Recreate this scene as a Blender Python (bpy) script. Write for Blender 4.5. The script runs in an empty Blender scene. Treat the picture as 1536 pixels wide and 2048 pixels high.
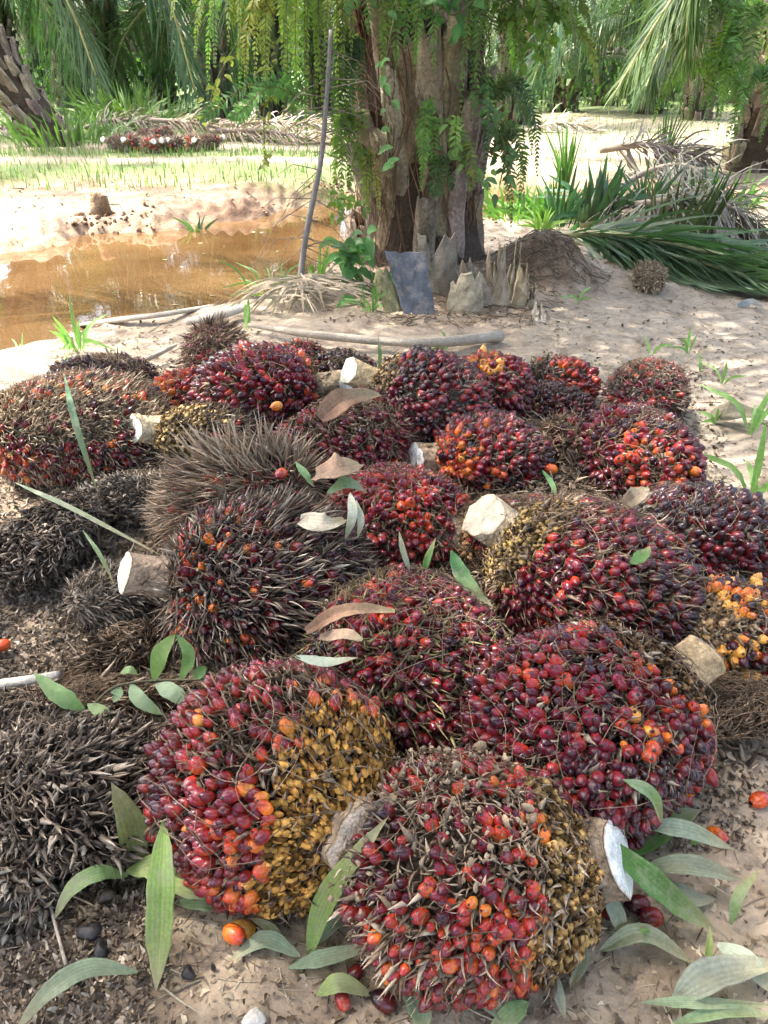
import bpy, math, random
import numpy as np
from mathutils import Vector, Matrix

# ---------------------------------------------------------------- camera, sky, sun, exposure
CAM_H, PITCH, FPX, CX0, CY0 = 1.25, math.radians(30.9), 1479.0, 768.0, 1024.0
scene = bpy.context.scene
cam_d = bpy.data.cameras.new('camera'); cam = bpy.data.objects.new('camera', cam_d)
scene.collection.objects.link(cam); scene.camera = cam
cam.location = (0, 0, CAM_H); cam.rotation_euler = (math.pi/2 - PITCH, 0, 0)
cam_d.sensor_fit = 'VERTICAL'; cam_d.sensor_height = 36.0; cam_d.lens = 36.0*FPX/2048.0
cam_d.clip_start = 0.02; cam_d.clip_end = 2000
SUN = np.array([-0.42, 0.10, 0.90]); SUN /= np.linalg.norm(SUN)
world = bpy.data.worlds.new('World'); scene.world = world; world.use_nodes = True
wn = world.node_tree; bgn = wn.nodes['Background']
sky = wn.nodes.new('ShaderNodeTexSky'); sky.sky_type = 'NISHITA'; sky.sun_disc = False
sky.sun_elevation = math.asin(SUN[2]); sky.sun_rotation = math.atan2(SUN[0], SUN[1])
sky.dust_density = 6.0; sky.ozone_density = 0.4; sky.air_density = 1.0
wn.links.new(sky.outputs[0], bgn.inputs[0]); bgn.inputs[1].default_value = 0.15
sl = bpy.data.lights.new('sun', 'SUN'); sl.energy = 2.0; sl.angle = math.radians(0.6); sl.color = (1, 0.955, 0.88)
so = bpy.data.objects.new('sun', sl); scene.collection.objects.link(so)
so.rotation_euler = Vector(SUN).to_track_quat('Z', 'Y').to_euler(); so.location = (0, 0, 20)
vs = scene.view_settings; vs.view_transform = 'Standard'; vs.look = 'None'; vs.gamma = 1.0; vs.exposure = 2.7
scene.cycles.use_denoising = True
scene.cycles.max_bounces = 8; scene.cycles.transparent_max_bounces = 8
try: scene.cycles.denoising_prefilter = 'ACCURATE'
except Exception: pass

rng = np.random.default_rng(7)
COL = scene.collection
CAM = np.array([0, 0, CAM_H])

# ---------------------------------------------------------------- small maths
def ray(px, py):
    d = np.array([(px-CX0)/FPX, math.cos(PITCH) + (CY0-py)/FPX*math.sin(PITCH), -math.sin(PITCH) + (CY0-py)/FPX*math.cos(PITCH)])
    return d                                   # depth along the optical axis is 1
def P(px, py, z=0.0):
    d = ray(px, py); return CAM + d*((z-CAM_H)/d[2])
def Q(px, py, Y):
    d = ray(px, py); return CAM + d*(Y/d[1])
def depth(p):
    v = np.asarray(p)-CAM; return v[1]*math.cos(PITCH) - v[2]*math.sin(PITCH)
def nrm(v):
    v = np.asarray(v, float); return v/np.maximum(np.linalg.norm(v, axis=-1, keepdims=True), 1e-9)
def waves(seed, n=10, lo=1.0, hi=3.0):
    r = np.random.default_rng(seed); k = r.normal(size=(n, 3)); k = nrm(k)*r.uniform(lo, hi, (n, 1)); ph = r.uniform(0, 6.28, n)
    def f(p):
        p = np.asarray(p, float); return np.sin(p @ k.T + ph).sum(-1)/math.sqrt(n/2)/1.6
    return f
def sst(a, b, x):
    t = np.clip((x-a)/(b-a), 0, 1); return t*t*(3-2*t)
def frame(z, up=(0, 0, 1)):                     # columns x,y,z ; (N,3) -> (N,3,3)
    z = nrm(z); up = np.broadcast_to(np.asarray(up, float), z.shape)
    x = np.cross(up, z); bad = np.linalg.norm(x, axis=-1) < 1e-3
    x = np.where(bad[..., None], np.cross(np.array([1., 0.2, 0]), z), x); x = nrm(x); y = np.cross(z, x)
    return np.stack([x, y, z], -1)
def rotz_batch(M, a):                           # spin frames about their own z
    c, s = np.cos(a)[:, None], np.sin(a)[:, None]
    x, y, z = M[..., 0], M[..., 1], M[..., 2]
    return np.stack([x*c+y*s, -x*s+y*c, z], -1)
def catmull(pts, n):
    p = np.asarray(pts, float); p = np.vstack([2*p[0]-p[1], p, 2*p[-1]-p[-2]]); m = len(p)-3
    out = []
    for u in np.linspace(0, m-1e-6, n):
        i = int(u); t = u-i; a, b, c, d = p[i:i+4]
        out.append(0.5*(2*b + (c-a)*t + (2*a-5*b+4*c-d)*t*t + (3*b-a-3*c+d)*t**3))
    return np.array(out)

# ---------------------------------------------------------------- mesh builder
class MB:
    def __init__(s): s.V = []; s.F = {3: [], 4: []}; s.C = []; s.n = 0; s.sm = True
    def add(s, V, F, C):
        V = np.asarray(V, float).reshape(-1, 3); F = np.asarray(F, int)
        C = np.broadcast_to(np.asarray(C, float), V.shape) if np.ndim(C) < 2 else np.asarray(C, float)
        s.V.append(V); s.C.append(C)
        if len(F): s.F[F.shape[1]].append(F+s.n)
        s.n += len(V)
    def more(s, F, base):
        s.F[np.asarray(F).shape[1]].append(np.asarray(F, int)+base)
    def inst(s, T, M, t, tint=None):            # template (V, quads, tris, C), matrices (N,3,3), translations (N,3)
        V, Fq, Ft, C = T; N = len(t)
        if N == 0: return
        W = np.einsum('nij,vj->nvi', M, V) + t[:, None, :]
        CC = np.broadcast_to(C[None], W.shape)
        if tint is not None: CC = CC*tint[:, None, :] if tint.ndim == 2 else tint
        off = (np.arange(N)*len(V))[:, None, None]
        b = s.n; s.V.append(W.reshape(-1, 3)); s.C.append(np.array(CC).reshape(-1, 3)); s.n += N*len(V)
        if len(Fq): s.F[4].append((Fq[None]+off).reshape(-1, 4)+b)
        if len(Ft): s.F[3].append((Ft[None]+off).reshape(-1, 3)+b)
    def tube(s, pts, rad, C, k=6, caps=True, up=(0, 0, 1)):
        pts = np.asarray(pts, float); m = len(pts); rad = np.broadcast_to(rad, (m,))
        T = nrm(np.gradient(pts, axis=0)); Fm = frame(T, up); a = np.linspace(0, 2*math.pi, k, endpoint=False)
        V = pts[:, None] + rad[:, None, None]*(Fm[:, None, :, 0]*np.cos(a)[None, :, None] + Fm[:, None, :, 1]*np.sin(a)[None, :, None])
        q = []
        for i in range(m-1):
            for j in range(k): q.append((i*k+j, i*k+(j+1) % k, (i+1)*k+(j+1) % k, (i+1)*k+j))
        C = np.asarray(C, float)
        CC = np.repeat(C, k, axis=0) if C.ndim == 2 else C
        b = s.n; s.add(V.reshape(-1, 3), q, CC)
        if caps:
            s.more([(0, j+1, j) for j in range(1, k-1)], b); s.more([((m-1)*k, (m-1)*k+j, (m-1)*k+j+1) for j in range(1, k-1)], b)
    def grid(s, G, C, both=False):              # G (a,b,3)
        a, b = G.shape[:2]; i, j = np.meshgrid(np.arange(a-1), np.arange(b-1), indexing='ij'); k = (i*b+j).ravel()
        q = np.stack([k, k+1, k+b+1, k+b], 1); s.add(G.reshape(-1, 3), q, C)
    def template(s):
        z = lambda n: np.concatenate(s.F[n]) if s.F[n] else np.zeros((0, n), int)
        return (np.concatenate(s.V), z(4), z(3), np.concatenate(s.C))
    def mesh(s, name, mat, origin=None, smooth=True):
        V, q, t, C = s.template()
        if origin is not None: V = V-np.asarray(origin)
        me = bpy.data.meshes.new(name); me.vertices.add(len(V)); me.vertices.foreach_set('co', V.ravel())
        L = np.concatenate([q.ravel(), t.ravel()]).astype(np.int32); me.loops.add(len(L)); me.loops.foreach_set('vertex_index', L)
        ls = np.concatenate([np.arange(len(q))*4, len(q)*4+np.arange(len(t))*3]).astype(np.int32)
        me.polygons.add(len(ls)); me.polygons.foreach_set('loop_start', ls)
        me.polygons.foreach_set('use_smooth', np.full(len(ls), smooth)); me.update(calc_edges=True)
        a = me.color_attributes.new('Col', 'FLOAT_COLOR', 'POINT')
        a.data.foreach_set('color', np.hstack([np.clip(C, 0, 1), np.ones((len(C), 1))]).astype(np.float32).ravel())
        me.materials.append(mat); return me
def link(name, me, parent=None, loc=None):
    o = bpy.data.objects.new(name, me); COL.objects.link(o)
    if parent is not None: o.parent = parent
    if loc is not None: o.location = loc
    return o
def tag(o, label=None, cat=None, group=None, kind=None):
    for k, v in (('label', label), ('category', cat), ('group', group), ('kind', kind)):
        if v: o[k] = v
    return o
def empty(name, loc, label, cat, group=None):
    o = bpy.data.objects.new(name, None); COL.objects.link(o); o.location = loc; o.empty_display_size = 0.05
    return tag(o, label, cat, group)
def part(name, mb, mat, root, smooth=True):     # mb in world space, root an Empty without rotation
    loc = np.array(root.location) if root is not None else None
    p = root
    while p is not None and p.parent is not None: p = p.parent; loc = loc+np.array(p.location)
    return link(name, mb.mesh(name, mat, loc, smooth), root)

# ---------------------------------------------------------------- materials (colour comes from the mesh attribute, broken up by noise)
def mat(name, rough=0.7, spec=0.4, noise=(12, 0.35), fine=(90, 0.25), bump=0.0, bscale=80, transl=0.0, coat=0.0, dust=None, cr=None, bdist=0.004):
    m = bpy.data.materials.new(name); m.use_nodes = True; nt = m.node_tree; N = nt.nodes; L = nt.links
    b = N['Principled BSDF']; at = N.new('ShaderNodeAttribute'); at.attribute_name = 'Col'
    geo = N.new('ShaderNodeNewGeometry'); col = at.outputs['Color']
    for sc, am in (noise, fine):
        if am <= 0: continue
        n = N.new('ShaderNodeTexNoise'); n.inputs['Scale'].default_value = sc; n.inputs['Detail'].default_value = 5; n.inputs['Roughness'].default_value = 0.65
        L.new(geo.outputs['Position'], n.inputs['Vector'])
        r = N.new('ShaderNodeMapRange'); r.inputs[1].default_value = 0.3; r.inputs[2].default_value = 0.7
        r.inputs[3].default_value = 1-am; r.inputs[4].default_value = 1+am; L.new(n.outputs[0], r.inputs[0])
        v = N.new('ShaderNodeVectorMath'); v.operation = 'SCALE'; L.new(col, v.inputs[0]); L.new(r.outputs[0], v.inputs['Scale']); col = v.outputs[0]
    if dust:
        n = N.new('ShaderNodeTexNoise'); n.inputs['Scale'].default_value = dust[0]; n.inputs['Detail'].default_value = 6; n.inputs['Roughness'].default_value = 0.7
        L.new(geo.outputs['Position'], n.inputs['Vector'])
        r = N.new('ShaderNodeMapRange'); r.inputs[1].default_value = dust[1]; r.inputs[2].default_value = dust[1]+0.12; r.inputs[3].default_value = dust[4] if len(dust) > 4 else 0.0; r.inputs[4].default_value = dust[2]
        L.new(n.outputs[0], r.inputs[0]); mx = N.new('ShaderNodeMix'); mx.data_type = 'RGBA'; L.new(r.outputs[0], mx.inputs[0]); L.new(col, mx.inputs[6])
        mx.inputs[7].default_value = (*dust[3], 1); col = mx.outputs[2]
        rr = N.new('ShaderNodeMapRange'); rr.inputs[3].default_value = rough; rr.inputs[4].default_value = 0.9; L.new(r.outputs[0], rr.inputs[0]); L.new(rr.outputs[0], b.inputs['Roughness'])
    else: b.inputs['Roughness'].default_value = rough
    L.new(col, b.inputs['Base Color']); b.inputs['Specular IOR Level'].default_value = spec; b.inputs['Coat Weight'].default_value = coat; b.inputs['Coat Roughness'].default_value = 0.15
    if bump > 0:
        n = N.new('ShaderNodeTexNoise'); n.inputs['Scale'].default_value = bscale; n.inputs['Detail'].default_value = 6; L.new(geo.outputs['Position'], n.inputs['Vector'])
        bp = N.new('ShaderNodeBump'); bp.inputs['Strength'].default_value = bump; bp.inputs['Distance'].default_value = bdist
        L.new(n.outputs[0], bp.inputs['Height']); L.new(bp.outputs[0], b.inputs['Normal'])
    if transl > 0:
        t = N.new('ShaderNodeBsdfTranslucent'); v = N.new('ShaderNodeVectorMath'); v.operation = 'MULTIPLY'; v.inputs[1].default_value = (1.15, 1.5, 0.6)
        L.new(col, v.inputs[0]); L.new(v.outputs[0], t.inputs[0]); ms = N.new('ShaderNodeMixShader'); ms.inputs[0].default_value = transl
        L.new(b.outputs[0], ms.inputs[1]); L.new(t.outputs[0], ms.inputs[2]); L.new(ms.outputs[0], N['Material Output'].inputs[0])
    return m
M_fruit = mat('fruit_skin', 0.24, 0.5, (60, 0.35), (250, 0.35), 0.4, 350, coat=0.1, dust=(48, 0.585, 0.7, (0.30, 0.235, 0.17), 0.0), bdist=0.0015)
M_spike = mat('dry_spikelet', 0.85, 0.1, (25, 0.35), (160, 0.35), 0.3, 300, bdist=0.001)
M_stalk = mat('fruit_stalk', 0.8, 0.2, (22, 0.4), (110, 0.45), 1.0, 60, bdist=0.015, dust=(30, .55, .5, (.16, .11, .07)))
M_cut = mat('cut_stalk_face', 0.8, 0.15, (35, 0.3), (220, 0.35), 0.9, 160, bdist=0.006, dust=(40, .56, .5, (.42, .32, .2)))
M_bark = mat('palm_bark', 0.85, 0.2, (5, 0.4), (45, 0.4), 0.9, 50, bdist=0.02)
M_leaf = mat('palm_leaf', 0.36, 0.5, (3, 0.3), (30, 0.15), 0, transl=0.22)
M_fern = mat('fern_leaf', 0.5, 0.4, (6, 0.35), (60, 0.2), 0, transl=0.4)
M_sprout = mat('pleated_leaf', 0.55, 0.35, (15, 0.2), (150, 0.2), 0.3, 250, transl=0.22, dust=(22, 0.50, 0.45, (0.30, 0.30, 0.22), 0.0), bdist=0.001)
M_dead = mat('dead_leaf', 0.8, 0.2, (12, 0.3), (120, 0.3), 0.3, 150, transl=0.1, bdist=0.002)
M_wood = mat('weathered_wood', 0.8, 0.25, (9, 0.25), (110, 0.3), 0.6, 90, bdist=0.005)
M_slate = mat('dark_sheet', 0.6, 0.4, (14, 0.3), (130, 0.25), 0.4, 120, dust=(16, 0.5, 0.6, (0.27, 0.24, 0.21)), bdist=0.002)
M_clod = mat('dried_mud', 0.95, 0.1, (40, 0.2), (200, 0.2), 0.6, 250, bdist=0.003)
M_nut = mat('dark_nut', 0.5, 0.4, (40, 0.3), (200, 0.3), 0.5, 150, bdist=0.002)

# ---------------------------------------------------------------- terrain
Wz = -0.20
near_edge = [(-900, 900), (-300, 790), (0, 722), (100, 695), (140, 668), (330, 652), (480, 628), (560, 600), (610, 560), (680, 520), (760, 490), (900, 440), (1060, 410)]
far_edge = [(1060, 380), (900, 388), (760, 398), (640, 425), (560, 440), (480, 452), (380, 474), (200, 484), (130, 508), (0, 524), (-300, 550), (-900, 600)]
POND = np.array([P(x, y, Wz)[:2] for x, y in near_edge+far_edge])
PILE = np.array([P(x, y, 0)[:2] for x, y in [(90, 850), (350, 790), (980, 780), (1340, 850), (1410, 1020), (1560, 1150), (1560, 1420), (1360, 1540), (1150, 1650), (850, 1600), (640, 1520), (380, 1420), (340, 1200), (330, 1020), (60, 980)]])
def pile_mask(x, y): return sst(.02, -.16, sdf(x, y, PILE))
def sdf(x, y, poly=None):                                  # negative inside the pond
    POND_ = POND if poly is None else poly; p = np.stack([x, y], -1); best = np.full(x.shape, 1e9); ins = np.zeros(x.shape, bool)
    for i in range(len(POND_)):
        a, b = POND_[i], POND_[(i+1) % len(POND_)]; ab = b-a
        t = np.clip(((p-a) @ ab)/(ab @ ab), 0, 1); best = np.minimum(best, np.linalg.norm(p-a-t[..., None]*ab, axis=-1))
        c = ((a[1] > y) != (b[1] > y)) & (x < (b[0]-a[0])*(y-a[1])/(b[1]-a[1]+1e-12)+a[0]); ins ^= c
    return np.where(ins, -best, best)
n1, n2, n3, n4 = waves(1, 10, 0.8, 2.2), waves(2, 12, 5, 14), waves(3, 14, 20, 55), waves(4, 14, 70, 160)
Pm = P(1085, 590)[:2]; Pt = Q(850, 480, 5.2)[:2]; Pl = P(640, 640)[:2]; Pe = P(1420, 500)[:2]
def gh(x, y):
    x = np.asarray(x, float); y = np.asarray(y, float); p = np.stack([x, y, np.zeros_like(x)], -1)
    d = sdf(x, y); far = sst(6.0, 8.5, y + 0*x)
    sl = np.where(y > 6.2, 1.0, 0.45)
    bank = -0.42 + 0.42*sst(-0.25, 1.0, d/sl)
    rough = 1.5*np.exp(-((d-0.4)/0.5)**2)*far
    h = bank + 0.03*n1(p) + (0.012+0.05*rough)*n2(p) + (0.006+0.02*rough)*n3(p) + 0.0022*n4(p)
    h = h + 0.10*np.exp(-((x-Pt[0])**2+(y-Pt[1])**2)/0.7)
    h = h + (0.19+0.025*n2(p)+.012*n3(p))*np.exp(-(np.maximum(0, ((x-Pm[0]-.06)**2/.075+(y-Pm[1]-0.45)**2/0.16))**1.3)) + 0.08*np.exp(-((x-Pm[0]-.4)**2+(y-Pm[1]-0.5)**2)/0.2)
    h = h + pile_mask(x, y)*(.085+.02*n2(p)+.012*n3(p)+.006*n4(p))
    return h*(1-sst(40, 80, y)) + 0
def gh1(x, y): return float(gh(np.array([x]), np.array([y]))[0])
def PG(px, py, lift=0.0):                       # the ground point seen at a pixel
    z = 0.0
    for _ in range(6): q = P(px, py, z); z = 0.5*z+0.5*gh1(q[0], q[1])
    q = P(px, py, z); q[2] = gh1(q[0], q[1])+lift; return q
def terrain():
    ys = np.concatenate([np.linspace(-6, 0.3, 40)[:-1], np.geomspace(0.3+1.2, 12, 620)-1.2, np.geomspace(10.9, 900, 160)])
    ys = np.unique(ys); u = np.linspace(-1, 1, 460); u = np.sign(u)*np.abs(u)**1.25
    w = np.maximum(5.0, 0.75*ys+3.0); w = np.where(ys > 30, ys*1.6, w)
    X = u[None]*w[:, None]; Y = np.repeat(ys[:, None], len(u), 1); Z = gh(X, Y); p = np.stack([X, Y, 0*X], -1)
    d = sdf(X, Y)
    sand = np.array([0.345, 0.285, 0.215]); brown = np.array([0.37, 0.295, 0.215]); red = np.array([0.36, 0.165, 0.08]); pale = np.array([0.60, 0.52, 0.40]); grass = np.array([0.075, 0.135, 0.035])
    mix = lambda a, b, t: a*(1-t[..., None]) + b*t[..., None]
    C = mix(brown+0*p, sand, sst(1.6, 2.6, Y + 0.5*n1(p) + 0.25*np.abs(X)))
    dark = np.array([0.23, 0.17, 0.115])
    md = np.exp(-((X-Pm[0]-.04)**2+(Y-Pm[1]-0.2)**2)/0.12); C = mix(C, np.array([0.15, 0.10, 0.065]), np.clip(md*1.3*(0.7+0.5*n3(p)), 0, .9)); tb = np.exp(-((X-Pt[0]-.1)**2+(Y-Pt[1]+.3)**2)/0.35); C = mix(C, np.array([0.27, 0.17, 0.11]), np.clip(tb, 0, .8))
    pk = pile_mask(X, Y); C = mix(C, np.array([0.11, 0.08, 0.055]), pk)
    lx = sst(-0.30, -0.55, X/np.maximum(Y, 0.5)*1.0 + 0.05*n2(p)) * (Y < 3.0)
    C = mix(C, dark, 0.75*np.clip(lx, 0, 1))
    C = mix(C, red, 0.75*np.exp(-((d-0.22)/0.3)**2)*sst(5.8, 6.5, Y)*np.clip(0.6+0.7*n2(p), 0, 1))
    C = mix(C, red, 0.9*np.exp(-((X-1.9)**2/0.8+(Y-9.6)**2/2.0)))
    C = mix(C, mix(pale*np.array([.40, .345, .31])+0*p, np.array([0.115, 0.07, 0.048]), np.clip(0.45+0.6*n2(p)+.3*n3(p), 0, 0.9)), sst(7.3, 9.0, Y+0.5*n1(p))*(1-.75*sst(10, 12, Y)))
    Yt = Y - 0.04*X
    tr = np.exp(-((Yt-13.2)/0.55)**2)+np.exp(-((Yt-15.6)/0.8)**2)
    g = sst(10.0, 12.2, Y+0.8*n1(p)+0.3*n2(p))*np.clip(0.85-1.0*tr, 0, 1)*np.where(X > 1.5, 0.35, 1)
    C = mix(C, grass, np.clip(g, 0, 0.85)); C = mix(C, np.array([0.10, 0.14, 0.05]), sst(24, 32, Y))
    C = C*(1-.5*np.exp(-((d-.03)/.13)**2))[..., None]
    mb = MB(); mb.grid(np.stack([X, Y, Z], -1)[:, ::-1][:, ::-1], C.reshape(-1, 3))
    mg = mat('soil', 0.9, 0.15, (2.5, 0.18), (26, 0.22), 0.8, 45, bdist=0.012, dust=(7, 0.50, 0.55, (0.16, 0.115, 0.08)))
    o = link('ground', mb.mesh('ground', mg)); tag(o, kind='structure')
terrain()
mw = bpy.data.materials.new('muddy_water'); mw.use_nodes = True; nt = mw.node_tree; b = nt.nodes['Principled BSDF']
b.inputs['Roughness'].default_value = 0.02; b.inputs['IOR'].default_value = 1.33; b.inputs['Specular IOR Level'].default_value = 0.9
geo = nt.nodes.new('ShaderNodeNewGeometry')
n = nt.nodes.new('ShaderNodeTexNoise'); n.inputs['Scale'].default_value = 0.9; n.inputs['Detail'].default_value = 4; nt.links.new(geo.outputs['Position'], n.inputs['Vector'])
cr = nt.nodes.new('ShaderNodeValToRGB'); cr.color_ramp.elements[0].color = (0.072, 0.038, 0.015, 1); cr.color_ramp.elements[0].position = 0.35; cr.color_ramp.elements[1].color = (0.145, 0.085, 0.036, 1); cr.color_ramp.elements[1].position = 0.68
nt.links.new(n.outputs[0], cr.inputs[0]); nt.links.new(cr.outputs[0], b.inputs['Base Color'])
n = nt.nodes.new('ShaderNodeTexNoise'); n.inputs['Scale'].default_value = 4; n.inputs['Detail'].default_value = 3; nt.links.new(geo.outputs['Position'], n.inputs['Vector'])
bp = nt.nodes.new('ShaderNodeBump'); bp.inputs['Strength'].default_value = 0.06; bp.inputs['Distance'].default_value = 0.02; nt.links.new(n.outputs[0], bp.inputs['Height']); nt.links.new(bp.outputs[0], b.inputs['Normal'])
mb = MB(); xs = np.linspace(-14, 3.6, 30); yw = np.linspace(3.6, 11.6, 20); gx, gy = np.meshgrid(xs, yw); mb.grid(np.stack([gx, gy, 0*gx+Wz], -1), (0.3, 0.2, 0.1))
o = link('pond_water', mb.mesh('pond_water', mw)); tag(o, kind='structure')
# ---------------------------------------------------------------- fruit bunches
TONES = [  # (exposed tip half, base half)
 ((0.014, 0.006, 0.012), (0.09, 0.012, 0.012)), ((0.035, 0.007, 0.016), (0.13, 0.012, 0.012)), ((0.075, 0.008, 0.020), (0.22, 0.018, 0.012)),
 ((0.14, 0.010, 0.026), (0.34, 0.03, 0.015)), ((0.26, 0.018, 0.022), (0.48, 0.07, 0.015)), ((0.40, 0.045, 0.02), (0.62, 0.15, 0.02)),
 ((0.58, 0.13, 0.02), (0.72, 0.28, 0.04)), ((0.68, 0.30, 0.05), (0.72, 0.42, 0.10))]
TONES = [TONES[0], TONES[1]]+[(tuple(min(.7, v*1.08) for v in t[0]), tuple(min(.75, v*1.2) for v in t[1])) for t in TONES[2:6]]+TONES[6:]
def lathe(prof, k, colf, wob=0.0, seed=0):
    mb = MB(); r_ = np.random.default_rng(seed); a = np.linspace(0, 2*math.pi, k, endpoint=False); rings = []; C = []
    lob = 1+wob*np.sin(2*a+r_.uniform(0, 6))+wob*np.sin(3*a+r_.uniform(0, 6))
    for z, r in prof:
        rings.append(np.stack([r*np.cos(a)*lob, r*np.sin(a)*lob, np.full(k, z)], -1)); C += [colf(z)]*k
    m = len(prof); q = [(i*k+j, i*k+(j+1) % k, (i+1)*k+(j+1) % k, (i+1)*k+j) for i in range(m-1) for j in range(k)]
    mb.add(np.concatenate(rings), q, np.array(C)); mb.more([((m-1)*k, (m-1)*k+j, (m-1)*k+j+1) for j in range(1, k-1)], 0)
    return mb
def fruit_mb(t, k=10, hi=True, seed=0):         # unit radius ~1, length ~2.5, base at z=-1.1
    tip, base = np.array(TONES[t][0]), np.array(TONES[t][1])
    blk = np.array([0.02, 0.014, 0.012])
    if hi: prof = [(-1.1, .30), (-.9, .66), (-.55, .92), (-.1, 1.0), (.35, .95), (.75, .76), (1.0, .52), (1.15, .30), (1.2, .2), (1.32, .16), (1.38, .03)]
    else: prof = [(-1.0, .45), (-.5, .92), (.1, 1.0), (.7, .76), (1.12, .32), (1.3, .06)]
    def cf(z):
        if z > 1.16: return blk
        u = sst(-0.35, 0.95, z); return base*(1-u)+tip*u
    return lathe(prof, k, cf, 0.05, seed)
FR_HI = [[fruit_mb(t, 10, True, 10*t+v) for v in range(2)] for t in range(8)]
FR_ME = [[m.mesh('fruit', M_fruit) for m in r_] for r_ in FR_HI]
FR_T = [fruit_mb(t, 7, False, t).template() for t in range(8)]
def spike_T(bend, cols, seg=4, k=4, w=1.0, flat=0.6):   # length 1 along z, bends to +x
    mb = MB(); u = np.linspace(0, 1, seg+1); pts = np.stack([bend*u*u, 0*u, u*(1-0.25*abs(bend)*u)], -1)
    rad = w*np.array([0.8, 1.0, 0.75, 0.4, 0.03])[:seg+1]; a = np.linspace(0, 2*math.pi, k, endpoint=False)
    V = pts[:, None]+np.stack([flat*rad[:, None]*np.cos(a), rad[:, None]*np.sin(a), 0*rad[:, None]*a], -1)
    q = [(i*k+j, i*k+(j+1) % k, (i+1)*k+(j+1) % k, (i+1)*k+j) for i in range(seg) for j in range(k)]
    C = np.repeat(np.array([np.array(cols[0])*(1-x)+np.array(cols[1])*x for x in u]), k, 0)
    mb.add(V.reshape(-1, 3), q, C); return mb.template()
W1 = (1, 1, 1)
SPK = [spike_T(b_, ((0.6,)*3, (1.15,)*3), w=0.07) for b_ in (0.1, 0.3, 0.65, -0.35)]
SPKT = [spike_T(b_, ((0.55,)*3, (1.15,)*3), w=w_, flat=0.3) for b_, w_ in ((0.2, .13), (0.6, .17), (-0.4, .15))]      # broad husk-like bracts
NUB = [lathe([(-1.2, .5), (-.3, 1.0), (.6, .8), (1.3, .4), (1.7, .12)], 6, lambda z: (np.array([1.1, 1.05, 1.0]) if z < 0.8 else np.array([0.25, 0.2, 0.2])), 0.1, 5).template()]
SP_COL = dict(brown=[(.17, .115, .075), (.26, .19, .13), (.10, .065, .045), (.33, .26, .19)],
              grey=[(.30, .25, .20), (.20, .16, .12), (.40, .35, .28), (.12, .09, .07)],
              dark=[(.075, .056, .042), (.12, .09, .068), (.19, .15, .115), (.32, .27, .21), (.045, .035, .03)],
              black=[(.07, .054, .042), (.12, .092, .07), (.19, .15, .12), (.34, .285, .225), (.04, .033, .028), (.24, .19, .14)],
              tan=[(.40, .31, .21), (.50, .41, .29), (.28, .21, .14), (.20, .14, .09)],
              shag=[(.31, .225, .15), (.42, .33, .235), (.20, .14, .10), (.37, .30, .22)],
              green=[(.20, .17, .09), (.15, .11, .07), (.30, .27, .13), (.09, .06, .045)],
              dirt=[(.36, .28, .20), (.26, .19, .13), (.44, .36, .27), (.13, .085, .06), (.19, .14, .10)])
SP_COL = {k: [tuple(min(.6, c*(1.5 if k in ('dark', 'black') else 1.2)) for c in t) for t in v] for k, v in SP_COL.items()}
def fib(n, off=0.0):
    i = np.arange(n)+0.5; z = 1-2*i/n; ph = math.pi*(1+5**0.5)*i + off; s = np.sqrt(1-z*z)
    return np.stack([z, s*np.cos(ph), s*np.sin(ph)], -1)          # x component along the stalk
placed = []
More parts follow.
